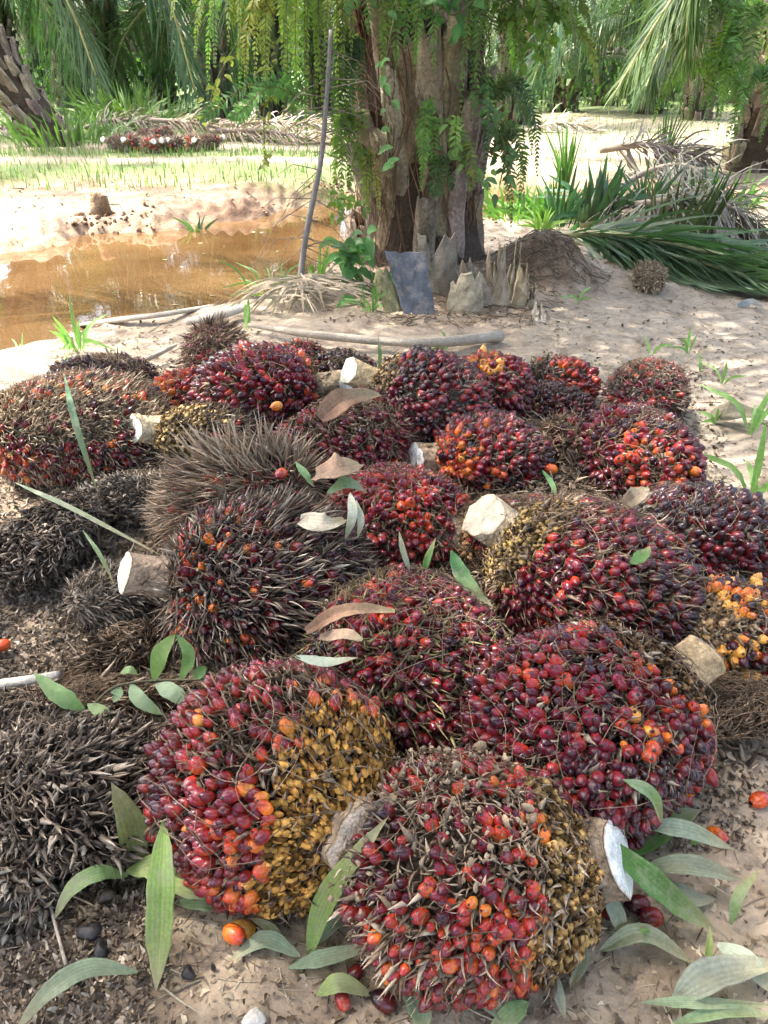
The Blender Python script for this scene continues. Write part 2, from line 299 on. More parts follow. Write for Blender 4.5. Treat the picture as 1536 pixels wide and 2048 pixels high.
def bunch(label, cx, cy, Lp, Rp, az, el=0, kind='palm fruit bunch', group='oil palm fruit bunches in the pile', zf=0.78, lift=0.0, seed=0, base=None,
          fr=1.0, tones=(2, 3), near=(5, 6), nearw=14, th_s=20, th_n=55, fs=0.0160, spk='brown', sl=0.035, sn=1.0, fat=0.3, nub=((.50, .38, .18), (.36, .25, .12)), nubd=1.0,
          stalk=0.10, sr=0.048, face=(.80, .76, .66), cut=(0, 0), spot=None, fib_n=0, dirt=None, scol=(.34, .26, .18), parts=100, name='fruit_bunch', lum=0.10, spz=None, sweep=0.55, fc_=.75):
    r = np.random.default_rng(seed+100)
    z = 0.12+lift; Lp, Rp = Lp*1.07, Rp*1.09
    for _ in range(5):
        c = P(cx, cy, z); g = gh1(c[0], c[1])-.085*float(pile_mask(np.array([c[0]]), np.array([c[1]]))[0]); m = depth(c)/FPX; R = max(Rp*m-0.018, 0.03); L = max(Lp*m-0.018, 0.03); z = g+R*zf+lift
    fs = fs*float(np.interp(m*FPX, [1.0, 1.5, 2.3, 3.0, 9], [.58, .68, .81, .90, 1])); sl = sl*(.85 if sl < .1 else .8)
    c = P(cx, cy, z); ca, ce = math.radians(az), math.radians(el)
    s = np.array([math.cos(ca)*math.cos(ce), math.sin(ca)*math.cos(ce), math.sin(ce)]); A = frame(s[None])[0]; e1, e2 = A[:, 0], A[:, 1]; B = np.stack([s, e1, e2], -1)
    S = np.array([L, R, R]); w = waves(seed+5, 9, 1.2, 2.6)
    root = empty(name, (c[0], c[1], g), label, kind, group); placed.append((c, L, R, label))
    nc = int(np.clip(4*math.pi*L*R/.0030, 30, 190)); cells = nrm(fib(nc, seed*1.0)+r.normal(size=(nc, 3))*.07)
    wc, hz = waves(seed+71, 9, 2.2, 5.0), r.uniform(.16, .30)
    cs = c; c = c+s*L*hz*.9
    SQ = np.array([1, 1, .84 if fr > 0 else .75])
    def shape(d):                                # wedge: narrow at the stalk, blunt at the far end, flattened sides, hollows
        t = 1+lum*w(d)+.05*wc(d); t = t*(1-hz*d[..., 0]); sp = (np.abs(d)**2.6).sum(-1)**(-1/2.6); return t*(.35+.65*sp)
    def cell(d):
        q = d @ cells.T; i1 = q.argmax(-1); m1 = np.take_along_axis(q, i1[:, None], 1)[:, 0]; np.put_along_axis(q, i1[:, None], -2, 1); m2 = q.max(-1)
        e = np.arccos(np.clip(m2, -1, 1))-np.arccos(np.clip(m1, -1, 1)); return np.clip(e/(1.0*math.sqrt(4*math.pi/nc)), 0, 1), cells[i1]
    def pts(spacing, off=0.0, jit=0.35, rise=.022):
        n = int(4*math.pi*((L*R)**0.5)**2/(spacing**2*0.87)); d = fib(n, off); d = nrm(d + r.normal(size=d.shape)*jit*spacing/((L+R)/2)*0.6)
        k = shape(d); e_, cc_ = cell(d); sw_ = np.array([1, 1, 1]); p = (d*S*k[:, None]) @ B.T*SQ + c; nn = nrm((d/S) @ B.T/SQ); p = p+nn*((e_-.55)*rise)[:, None]; nn = nrm(nn + ((d-cc_) @ B.T)*1.1); th = np.degrees(np.arccos(np.clip(d[:, 0], -1, 1)))
        ok = p[:, 2] > g-0.01
        return d[ok], p[ok], nn[ok], th[ok]
    if 0 < fr: sn = sn*1.25
    if fr == 0: fat = max(fat, .7); sl = sl*.85
    wb = waves(seed+9, 8, 2.0, 5.0)
    # core
    mb = MB(); a = np.linspace(0, math.pi, 18); b_ = np.linspace(0, 2*math.pi, 25); aa, bb = np.meshgrid(a, b_, indexing='ij')
    d = np.stack([np.cos(aa), np.sin(aa)*np.cos(bb), np.sin(aa)*np.sin(bb)], -1)
    mb.grid((d*S*(0.76*shape(d))[..., None]) @ B.T*SQ + c, np.array(SP_COL[spk][0])*0.35); part('bunch_core', mb, M_spike, root)
    # stalk and its cut face
    if stalk > 0:
        mb = MB(); q0 = cs+s*L*0.55; n = 9; u = np.linspace(0, 1, n); ln = L*0.45+stalk
        cent = q0+s*(ln*u)[:, None]; rad = sr*np.array([1.6, 1.45, 1.22, 1.08, 1.02, .98, .97, .98, 1.0]); k = 20; ang = np.linspace(0, 2*math.pi, k, endpoint=False)
        ct, cp = math.radians(cut[0]), math.radians(cut[1]); nf = math.cos(ct)*s + math.sin(ct)*(math.cos(cp)*e1+math.sin(cp)*e2); nf = nrm(s+fc_*nrm(CAM-c)) if fc_ is not None else nf
        rr = 1+0.11*np.sin(2*ang+seed)+0.07*np.sin(3*ang+seed*2)+0.05*np.sin(7*ang)+.035*r.normal(size=k)
        ringd = np.cos(ang)[:, None]*e1+np.sin(ang)[:, None]*e2
        V = cent[:, None]+rad[:, None, None]*rr[None, :, None]*ringd[None]; V = V+0.0015*r.normal(size=V.shape)
        last = V[-1]; dd = ((last-cent[-1]) @ nf)/(s @ nf); V[-1] = last - s*dd[:, None]; V[-2] -= s*dd[:, None]*0.7; V[-3] -= s*dd[:, None]*0.35
        q = [(i*k+j, i*k+(j+1) % k, (i+1)*k+(j+1) % k, (i+1)*k+j) for i in range(n-1) for j in range(k)]
        cc = np.repeat(np.array(scol)[None]*np.linspace(0.8, 1.05, n)[:, None], k, 0)
        mb.add(V.reshape(-1, 3), q, cc)
        T = SPKT[1]; ns = 26; ti = r.uniform(0.1, 0.8, ns); ai = r.uniform(0, 6.28, ns); rd = np.cos(ai)[:, None]*e1+np.sin(ai)[:, None]*e2
        pp = q0+s*(ln*ti)[:, None]+rd*(np.interp(ti, u, rad)*1.0)[:, None]; dr = nrm(rd*0.35-s*0.6+r.normal(size=rd.shape)*0.2)
        M = frame(dr, s)*0.035*r.uniform(.4, 1.1, ns)[:, None, None]; mb.inst(T, M, pp, np.array(scol)[None]*r.uniform(0.5, 1.2, (ns, 1)))
        st = part('stalk', mb, M_stalk, root)
        mf = MB(); cen = cent[-1]+nf*0.002; ring = V[-1]+nf*0.0025
        rings = [cen+(ring-cen)*f+nf*h for f, h in ((1.0, -0.001), (0.93, 0.0015), (0.6, 0.003), (0.3, 0.002), (0.02, 0.0025))]
        q = [(i*k+j, i*k+(j+1) % k, (i+1)*k+(j+1) % k, (i+1)*k+j) for i in range(4) for j in range(k)]
        face = tuple(min(.9, v*1.1) for v in face); fc = np.repeat(np.array([[.42, .31, .19], face, face, np.array(face)*.95, np.array(face)*.9]), k, 0)
        fc = fc*np.tile(1+0.1*np.sin(ang*5+seed)+0.06*np.sin(ang*11), 5)[:, None]
        mf.add(np.concatenate(rings), q, fc); part('cut_face', mf, M_cut, st)
    # nubs: small unripe fruitlets round the stalk end
    if nubd > 0 and th_n > th_s:
        d, p, nn, th = pts(0.0125/nubd**0.5, 0.3, 0.6); tn = th_n+15*wb(d)
        ok = (th > th_s-5) & (th < tn+4); p, nn, th = p[ok], nn[ok], th[ok]; n = len(p)
        out = nrm(nn*0.75-s*sweep*1.2+r.normal(size=p.shape)*0.22); sz = 0.0052*r.uniform(.6, 1.35, n)
        M = rotz_batch(frame(out, s), r.uniform(0, 6.28, n))*sz[:, None, None]*np.array([1, 1, 1.25])[None, None]
        c0, c1 = np.array(nub[0])*np.array([1.1, 1, .85]), np.array(nub[1])*np.array([1.1, 1, .8]); tt = r.uniform(0, 1, (n, 1)); tint = c0*(1-tt)+c1*tt; tint = tint*r.uniform(.5, 1.05, (n, 1)); dk = r.uniform(size=n) < 0.38; tint[dk] = tint[dk]*0.25
        mb = MB(); mb.inst(NUB[0], M, p+nn*0.002, tint); tag(part('fruitlet_mass', mb, M_spike, root), kind='stuff')
    # spikelet spines
    mb = MB()
    d, p, nn, th = pts(0.0165/max(sn, .05)**0.5, 0.7, 1.0)
    ok = th > (th_n-12 if nubd > 0 else th_s-4); 
    if spz is not None: ok &= spz(d @ B.T, th, r.uniform(size=len(d)))
    d, p, nn, th = d[ok], p[ok], nn[ok], th[ok]; n = len(p)
    fl = np.stack([waves(seed+40+k_, 8, 12, 30)(p) for k_ in range(3)], -1); out = nrm(nn*0.8-s*sweep*np.sin(np.radians(th))[:, None]+r.normal(size=p.shape)*0.24+fl*(0.30 if fr > 0 else .55))
    ln = sl*r.uniform(.35, 1.3, n)*(1+0.3*wb(d))*(1+0.35*fl[:, 0]); Fm = frame(out, s[None]*-1)
    Fm = rotz_batch(Fm, r.normal(size=n)*1.4); cols = np.array(SP_COL[spk]); ci = r.integers(0, len(cols), n); tint = cols[ci]*r.uniform(.7, 1.2, (n, 1))
    kk = r.integers(0, 4, n); isf = r.uniform(size=n) < fat
    wm = np.clip(0.035/np.maximum(ln, 1e-3), 0.5, 1.6)
    for i in range(4):
        for f_, TT in ((False, SPK), (True, SPKT)):
            if i >= len(TT): continue
            o_ = (kk % len(TT) == i) & (isf == f_)
            sc = np.stack([ln*wm, ln*wm, ln], -1)[o_]; mb.inst(TT[i], Fm[o_]*sc[:, None, :], (p+out*0.004)[o_], tint[o_])
    # short chaff filling the gaps
    for sp_, off_ in ((0.0115, .006), (0.0120, .017)):
        d, p, nn, th = pts(sp_, 1.9+off_*50, 1.2); ok = th > th_s; d, p, nn, th = d[ok], p[ok], nn[ok], th[ok]; n = len(p)
        out = nrm(nn*0.5-s*sweep+r.normal(size=p.shape)*0.45); tint = cols[r.integers(0, len(cols), n)]*0.75
        M = frame(out, nn)*(0.026*r.uniform(.5, 1.2, n))[:, None, None]*np.array([1.5, 1.5, 1]); mb.inst(SPKT[1], M, p-nn*off_, tint)
    tag(part('spikelet_mass', mb, M_spike, root), kind='stuff')
    # fruits
    if fr > 0:
        d, p, nn, th = pts(fs*1.72, 0.0, 0.5); tn = th_n+13*wb(d) if nubd > 0 else np.full(len(p), th_s+4.0)
        e2_, _ = cell(d); keep = (th > tn) & (r.uniform(size=len(p)) < fr) & (r.uniform(size=len(p)) < .55+2.4*e2_)
        if base is not None: keep &= base(d @ B.T, th, r.uniform(size=len(p)))
        d, p, nn, th, tn = d[keep], p[keep], nn[keep], th[keep], tn[keep]; n = len(p)
        out = nrm(nn*0.95-s*sweep*0.55*np.sin(np.radians(th))[:, None]+r.normal(size=p.shape)*0.16)
        sz = fs*np.clip(r.normal(0.97, .17, n), .5, 1.3); p = p+nn*r.uniform(-.003, .007, n)[:, None]
        pn = np.exp(-np.maximum(th-tn, 0)/nearw)
        if spot is not None:
            sd = nrm(np.array(spot[0])); pn = np.maximum(pn, spot[2]*(((d @ B.T) @ sd) > math.cos(math.radians(spot[1]+10*float(wb(sd))))))
        un = r.uniform(size=n) < pn
        tone = np.where(un, r.choice(near, n), r.choice(tones, n)); wt = waves(seed+90, 8, 2, 5)(d); tone = np.clip(tone+(r.uniform(size=n) < .25)*r.integers(-1, 2, n)-(~un)*(wt > .7)+(~un)*(wt < -.8), 0, 7)
        Fm = rotz_batch(frame(out, s), r.uniform(0, 6.28, n)); sc = np.stack([sz, sz, sz*r.uniform(1.0, 1.35, n)], -1)
        vis = (nn*nrm(CAM-p)).sum(-1)*sz/fs; order = np.argsort(-vis); own = order[:parts]; rest = order[parts:]
        rp = np.array(root.location)
        for i in own:
            o = bpy.data.objects.new('fruit', FR_ME[tone[i]][i % 2]); COL.objects.link(o); o.parent = root
            Mx = np.eye(4); Mx[:3, :3] = Fm[i]*sc[i][None, :]; Mx[:3, 3] = p[i]-rp; o.matrix_local = Matrix(Mx.tolist())
        if len(rest):
            mb = MB()
            for t in range(8):
                o_ = rest[tone[rest] == t]
                if len(o_): mb.inst(FR_T[t], Fm[o_]*sc[o_][:, None, :], p[o_])
            tag(part('fruit_mass', mb, M_fruit, root), kind='stuff')
    # loose strands lying over the top
    fib_n = fib_n+int(28*L/.18)
    if fib_n:
        mb = MB()
        for _ in range(fib_n):
            dd = nrm(r.normal(size=3)+np.array([0, 0, 1.3])); dd[2] = abs(dd[2]); t = nrm(np.cross(dd, r.normal(size=3))); n_ = 7; ln_ = r.uniform(.05, .16); X = []
            bend = nrm(np.cross(dd, t))*r.normal()*0.5
            for u in np.linspace(-.5, .5, n_):
                q_ = nrm(dd+t*u*ln_/R+bend*u*u*ln_/R*2); loc = nrm(np.linalg.solve(B, q_)/S); X.append(c+(loc*S*shape(loc)) @ B.T*SQ+q_*(0.012+r.uniform(0, .012)))
            mb.tube(X, r.uniform(.0005, .0011), np.array([.20, .145, .10])*r.uniform(.4, 1.4), k=3, caps=False)
        tag(part('strand_mass', mb, M_spike, root), kind='stuff')
    # clods of dried mud
    if dirt:
        wd, num = dirt; wd = nrm(np.array(wd)); mb = MB(); T = lathe([(-.8, .5), (-.3, 1), (.3, .9), (.8, .5), (1, .1)], 7, lambda z: np.array([1., 1, 1]), .25, 4).template()
        d, p, nn, th = pts(0.007, .1, 1.5); a_ = (d @ B.T) @ wd; pr = np.clip((a_-0.35)*1.6, 0, 1)*np.clip(0.5+wb(d*2.3), 0, 1); ok = (r.uniform(size=len(p)) < pr*0.5)
        p, nn = p[ok], nn[ok]; o_ = r.permutation(len(p))[:num]; p, nn = p[o_], nn[o_]; n = len(p); sz = r.uniform(.0012, .0045, n)*np.where(r.uniform(size=n) < .1, 2.2, 1); M = frame(nrm(r.normal(size=(n, 3))))*sz[:, None, None]*r.uniform(.4, 1.6, (n, 1, 3))
        mb.inst(T, M, p+nn*r.uniform(0.008, .032, n)[:, None], np.array([.33, .255, .175])[None]*r.uniform(.8, 1.15, (n, 1))); tag(part('mud_clod_mass', mb, M_clod, root), kind='stuff')
    return root

d_up = lambda lo: (lambda d, th, u: d[:, 2] > lo)
# nearest first
bunch('frontmost fruit bunch at the bottom centre, white cut face right, mud on its left shoulder', 950, 1745, 250, 210, 4, 6, seed=1, tones=(2, 3, 4, 3, 2, 4), near=(4, 5, 6, 4), nearw=13, th_s=24, th_n=84, spot=((-.35, -.75, .1), 30, .35), spk='dirt', sl=.032, sn=.95, fs=.0158, stalk=.035, sr=.060, fc_=.55,
      dirt=((-.75, .25, .6), 2600), spz=lambda d, th, u: (d[:, 2] > .15) | (d[:, 0] < -.3) | (u < .3), base=lambda d, th, u: (d[:, 2] < .72) | (u < .5), fr=.95, fib_n=14, nubd=1.2, face=(.74, .76, .73), lum=.05)
bunch('maroon bunch at lower left with orange band and golden fruitlets round its pale stalk base', 565, 1560, 245, 220, -44, 12, seed=2, spot=((.1, -.6, .65), 20, .7), tones=(3, 3, 2, 3, 2), near=(6, 5, 5, 4), nearw=11, th_s=26, th_n=70, spk='brown', sl=.032, sn=.55, fs=.0165, stalk=.012, sr=.066, face=(.45, .38, .31),
      nub=((.52, .34, .11), (.40, .22, .07)), fib_n=34, cut=(20, 0), base=lambda d, th, u: (d[:, 2] < .80) | (u < .4), spz=lambda d, th, u: (d[:, 2] > .55) | (u < .3), nubd=1.3)
bunch('big maroon bunch at lower right with orange shoulder and a stalk pointing up right', 1165, 1480, 262, 205, 30, 12, seed=3, spot=((.15, -.6, .75), 14, .6), tones=(3, 2, 2, 1, 3), near=(5, 4, 6, 4), nearw=9, th_s=20, th_n=62, spk='dark', sl=.026, sn=.45, fs=.0165, stalk=.08, sr=.052, face=(.85, .86, .85), fc_=.15,
      nub=((.17, .12, .08), (.26, .19, .12)), fib_n=42, scol=(.42, .32, .19))
bunch('dark red bunch amid the pile under brown fibre with green tipped spines, no stalk showing', 815, 1345, 215, 178, 120, 25, seed=4, tones=(2, 3, 2, 3, 1), near=(3, 4, 5), nearw=12, th_s=25, th_n=32, spk='green', sl=.046, sn=.45, fs=.0160, stalk=0, fib_n=150, fat=.15, sweep=.35)
bunch('dark spined bunch at left centre with a thick brown stalk and slanting cream cut face', 525, 1170, 190, 165, 182, 8, seed=5, tones=(1, 1, 2, 0, 2), near=(5, 6, 4), nearw=20, th_s=22, th_n=40, spk='dark', sl=.062, sn=1.5, fs=.0152, fr=.62, stalk=.10, sr=.050, face=(.80, .74, .55), fc_=.5, scol=(.38, .28, .20), nub=((.28, .20, .14), (.2, .14, .10)), fat=.35, fib_n=8)
bunch('bunch right of centre with a broad tan stalk stub, tan fruitlets and dark red fruits', 1180, 1175, 205, 158, 150, 22, seed=6, tones=(1, 2, 2, 3), near=(4, 2, 3), nearw=8, th_s=24, th_n=58, spk='brown', sl=.040, sn=.8, fs=.0160, stalk=.06, sr=.066, face=(.56, .50, .38), scol=(.52, .43, .29), nub=((.46, .35, .2), (.36, .3, .13)), fib_n=50, cut=(20, 40), nubd=1.3)
bunch('bunch at the right edge with chopped yellow orange fruits and a white topped stalk', 1490, 1275, 150, 120, 168, 22, seed=7, tones=(1, 0, 1), near=(7, 6, 7), nearw=36, th_s=26, th_n=50, spk='tan', sl=.025, sn=.5, fs=.0160, fr=.8, stalk=.035, sr=.055, face=(.78, .78, .74), nub=((.50, .40, .27), (.35, .26, .17)), fib_n=14, scol=(.45, .35, .24))
bunch('flattened brown fibrous bunch without fruit at the right edge below the chopped one', 1500, 1418, 135, 68, 200, 0, seed=8, fr=0, th_s=10, nubd=0, spk='brown', sl=.045, sn=1.8, stalk=0, fib_n=110, fat=.4, sweep=.9)
bunch('glossy purple black bunch at the right edge with grey spikelets on its left end', 1395, 1085, 185, 112, 185, 5, seed=9, tones=(0, 1, 0, 1), near=(4, 1, 0), nearw=10, th_s=15, th_n=42, spk='grey', sl=.035, sn=.8, fs=.0175, stalk=0, fib_n=10, nubd=0, base=lambda d, th, u: th > 60+20*u, spz=lambda d, th, u: (th < 75) | (u < .1))
bunch('bunch under matted brown fibre behind the tan stub, its split pale stalk pointing left', 1065, 1085, 170, 105, 188, 10, seed=10, tones=(3, 2, 3, 4), near=(4, 3), nearw=12, th_s=22, th_n=58, spk='brown', sl=.030, sn=.9, fs=.0155, fr=.75, stalk=.09, sr=.045, face=(.80, .78, .72), fib_n=260, nub=((.42, .30, .18), (.3, .21, .13)))
bunch('crimson bunch at the very centre of the pile, orange fruits along its top edge', 785, 1060, 145, 140, 60, -5, seed=11, tones=(3, 4, 3, 3), near=(5, 4), nearw=30, th_s=15, th_n=25, spk='brown', sl=.026, sn=.45, fs=.0158, stalk=0, fib_n=40, nubd=0)
bunch('shaggy bunch of long pale brown spines left of centre with a few red fruits showing', 460, 1000, 150, 92, 20, 10, seed=12, tones=(3, 4, 2), near=(4,), nearw=3, th_s=8, th_n=10, spk='shag', sl=.10, sn=1.5, fs=.014, fr=.35, stalk=0, nubd=0, fat=.06, sweep=.75, fib_n=30)
bunch('black weathered fruitless bunch at the left edge of the pile', 105, 1085, 125, 85, 60, 20, seed=13, fr=0, nubd=0, th_s=5, spk='black', sl=.036, sn=1.7, fat=.7, stalk=0)
bunch('ragged grey brown spent bunch beside the slanting cream cut stalk', 255, 1185, 112, 66, 200, 0, seed=14, fr=0, nubd=0, th_s=5, spk='grey', sl=.05, sn=1.8, fat=.4, stalk=0, fib_n=30)
bunch('wide bunch at the left edge with tan fruitlets, orange and red fruits under dry grass', 175, 870, 178, 128, 195, 8, seed=15, tones=(2, 3, 1, 2), near=(5, 6, 4), nearw=26, th_s=18, th_n=55, spk='tan', sl=.05, sn=1.3, fs=.0150, fr=.9, base=lambda d, th, u: (d[:, 2] < .35) | (u < .35), stalk=.03, sr=.05, face=(.80, .78, .70), nub=((.52, .38, .2), (.38, .28, .15)), fib_n=120, cut=(20, 90), spot=((.1, .1, 1), 45, .6))
bunch('bunch with a long knobbly yellow tan neck and a round white cut face', 425, 872, 122, 66, 198, 14, seed=16, lift=.05, tones=(2, 1), near=(4,), nearw=8, th_s=20, th_n=95, spk='dark', sl=.05, sn=1.2, fs=.014, fr=.45, stalk=.055, sr=.047, face=(.86, .83, .72), nub=((.66, .55, .32), (.55, .42, .22)), nubd=1.5, scol=(.5, .4, .26), lum=.03)
bunch('small bright red and orange bunch behind the yellow tan neck', 370, 800, 88, 66, 75, 10, seed=17, tones=(4, 3, 5), near=(5, 6), nearw=30, th_s=8, th_n=20, spk='brown', sl=.025, sn=.4, fs=.0145, stalk=0, fib_n=12, nubd=0)
bunch('low blackish bunch at the far left corner of the pile', 210, 752, 105, 45, 10, 0, seed=18, tones=(0, 0, 1), near=(1,), th_s=10, spk='black', sl=.04, sn=1.3, fs=.014, fr=.35, stalk=0, nubd=0, fib_n=40)
bunch('shiny dark red bunch at back left, brown stalk pointing right with a white oval face', 520, 784, 108, 92, 5, 5, seed=19, lift=.03, tones=(1, 2, 2, 3), near=(5, 4, 3), nearw=18, th_s=18, th_n=35, spk='brown', sl=.028, sn=.3, fs=.0165, stalk=.12, sr=.046, face=(.82, .82, .74), cut=(35, 300), scol=(.38, .29, .19), fib_n=8, nub=((.4, .3, .19), (.28, .2, .13)))
bunch('brown spiny bunch with faint pink fruits at the back left, against the pale fallen stem', 430, 726, 98, 62, 100, 10, seed=20, tones=(3, 2), near=(3,), th_s=5, spk='brown', sl=.05, sn=1.8, fs=.013, fr=.3, stalk=0, nubd=0, fat=.2)
bunch('dusty purple red bunch with grey brown spikelets on its back, behind the shaggy one', 695, 885, 165, 98, 45, 5, seed=21, tones=(3, 2, 2, 3), near=(3, 4), nearw=10, th_s=10, th_n=20, spk='brown', sl=.034, sn=.9, fs=.0155, fr=.85, stalk=0, nubd=0, fib_n=70, spz=lambda d, th, u: (d[:, 2] > .1) | (u < .3), base=lambda d, th, u: (d[:, 2] < .6) | (u < .4))
bunch('dark red bunch at the back centre with a stout cream ended stalk pointing left', 850, 812, 110, 92, 168, 22, seed=22, lift=.03, tones=(1, 2, 2, 1), near=(2, 3), nearw=8, th_s=20, th_n=62, spk='grey', sl=.022, sn=.4, fs=.0160, stalk=.10, sr=.045, face=(.82, .78, .60), cut=(15, 0), scol=(.46, .35, .2), nub=((.46, .37, .23), (.3, .23, .15)), fib_n=10)
bunch('rear bunch with peach coloured shaved fruits on top and crimson fruits below', 975, 784, 92, 82, 80, 20, seed=23, tones=(3, 2, 2, 3), near=(6, 5, 7), nearw=24, th_s=6, th_n=10, spk='brown', sl=.025, sn=.3, fs=.0155, stalk=0, nubd=0, spot=((-.2, -.2, 1), 38, .9), fib_n=10)
bunch('squat dark dusty bunch at the back between two stalked bunches', 700, 757, 78, 50, 140, 15, seed=24, tones=(0, 1), near=(3, 5), nearw=10, th_s=10, th_n=40, spk='dark', sl=.03, sn=1.2, fs=.014, fr=.5, stalk=0, fib_n=30)
bunch('small rear bunch, black spikelets on its left and orange red fruits on its right', 1128, 764, 72, 52, 175, 10, seed=25, tones=(5, 4, 3, 5), near=(1,), nearw=3, th_s=8, spk='black', sl=.035, sn=1.1, fs=.0145, stalk=0, nubd=0, base=lambda d, th, u: (th > 75) | (u < .12), spz=lambda d, th, u: (th < 95) | (u < .15))
bunch('rear right bunch of dark and orange fruits under brown straw', 1285, 795, 105, 72, 60, 10, seed=26, tones=(2, 1, 3, 4), near=(5, 4), nearw=14, th_s=10, spk='dark', sl=.045, sn=1.2, fs=.0148, fr=.65, stalk=0, nubd=0, fib_n=90, spot=((0, -.3, 1), 22, .8))
bunch('small purple black bunch with a blocky white stalk end pointing left', 1108, 822, 82, 58, 178, 12, seed=27, tones=(0, 1, 0), near=(0, 1), nearw=8, th_s=22, th_n=66, spk='dark', sl=.022, sn=.5, fs=.0120, stalk=.06, sr=.04, face=(.84, .82, .76), scol=(.5, .4, .26), nub=((.45, .36, .22), (.35, .27, .16)), fib_n=6)
bunch('bunch right of centre, bright orange at left end, dark red at right, white cut stalk', 985, 920, 122, 98, 176, 0, seed=28, tones=(1, 2, 3, 2), near=(5, 6, 5), nearw=34, spot=((-.6, -.5, .4), 36, .7), th_s=16, th_n=22, spk='dark', sl=.024, sn=.5, fs=.0160, stalk=.06, sr=.048, face=(.82, .84, .80), cut=(30, 90), scol=(.40, .30, .20), fib_n=22, nubd=0)
bunch('big bunch right of centre with purple top and a dusty orange middle', 1280, 915, 140, 105, 100, 0, seed=29, tones=(2, 3, 2, 1), near=(5, 4), nearw=8, th_s=8, spk='brown', sl=.024, sn=.4, fs=.0165, stalk=0, nubd=0, spot=((-.05, -.8, .5), 40, .75), fib_n=30)
bunch('small dull spiky bunch with few dark fruits, wedged between two orange patched bunches', 1140, 905, 72, 66, 90, 20, seed=30, fr=.35, tones=(0, 1, 2), near=(3,), nubd=0, th_s=5, spk='brown', sl=.05, sn=1.8, stalk=0, fib_n=20)
bunch('old black and bone coloured spiky bunch at the lower left edge', 150, 1575, 190, 150, 170, 0, seed=31, fr=0, nubd=0, th_s=5, spk='black', sl=.05, sn=1.7, stalk=0, fat=.6, sweep=.75)
bunch('dull brown spent bunch above the hanging green leaflets at left', 240, 1308, 100, 58, 30, 5, seed=32, fr=0, nubd=0, th_s=5, spk='brown', sl=.042, sn=1.8, stalk=0, fat=.4)
bunch('collapsed fibrous spent bunch lying under the green leaflets at left', 205, 1400, 150, 48, 185, 0, seed=33, fr=0, nubd=0, th_s=5, spk='brown', sl=.05, sn=1.6, stalk=0, fib_n=160, sweep=1.0)
bunch('decayed tan spent bunch cut by the left edge near the bottom', 0, 1800, 90, 120, 90, 10, seed=34, fr=0, nubd=0, th_s=5, spk='grey', sl=.04, sn=1.6, stalk=0, zf=.3)
bunch('dark crumbling spent bunch at the left edge above the bone spiked one', 55, 1440, 105, 52, 150, 5, seed=35, fr=0, nubd=0, th_s=5, spk='black', sl=.03, sn=1.7, stalk=0, fat=.7)
bunch('bleached spiky empty bunch alone on the sand beyond the pile at right', 1300, 556, 46, 30, 80, 10, seed=36, fr=0, nubd=0, th_s=5, spk='tan', sl=.05, sn=1.8, stalk=0, group='empty bunches on the ground')
bunch('flat muddy brown spent bunch below the wide left bunch', 290, 1000, 135, 66, 0, 0, seed=37, fr=0, nubd=0, th_s=5, spk='grey', sl=.035, sn=1.8, stalk=0, zf=.6)
bunch('pinkish brown bunch at the back behind the white oval stalk face', 590, 732, 70, 46, 60, 10, seed=38, tones=(3, 3, 4), near=(4,), th_s=6, spk='brown', sl=.03, sn=1.2, fs=.013, fr=.5, stalk=0, nubd=0)
# the second, distant pile on the grass
FG = [('leftmost of the far bunches on the grass, dark with its white face to the left', 240, 287, 1), ('reddish far bunch second from the left on the grass', 268, 286, 4), ('far bunch standing highest on the left of the distant heap', 292, 274, 2), ('orange brown far bunch in the front of the distant heap', 300, 290, 4),
      ('far bunch on top of the distant heap with a white face turned up', 322, 270, 3), ('small far bunch in the centre front of the distant heap', 335, 288, 3), ('dark far bunch right of the centre of the distant heap', 362, 288, 1), ('orange far bunch near the right of the distant heap', 385, 287, 4), ('last far bunch at the right end of the distant heap, bluish white face', 418, 284, 2)]
for i, (lb, x, y, t) in enumerate(FG):
    bunch(lb, x, y, 22, 15, [200, 250, 120, 300, 60, 265, 230, 290, 30][i], 15, kind='palm fruit bunch', group='bunches in the distant pile', seed=50+i, tones=(t, t+1), near=(t,), fs=.028, fr=.18, nubd=0, th_s=10, spk='shag', sl=.10, sn=.6, stalk=.10, sr=.045, parts=40, face=(.75, .72, .66), zf=1.0)
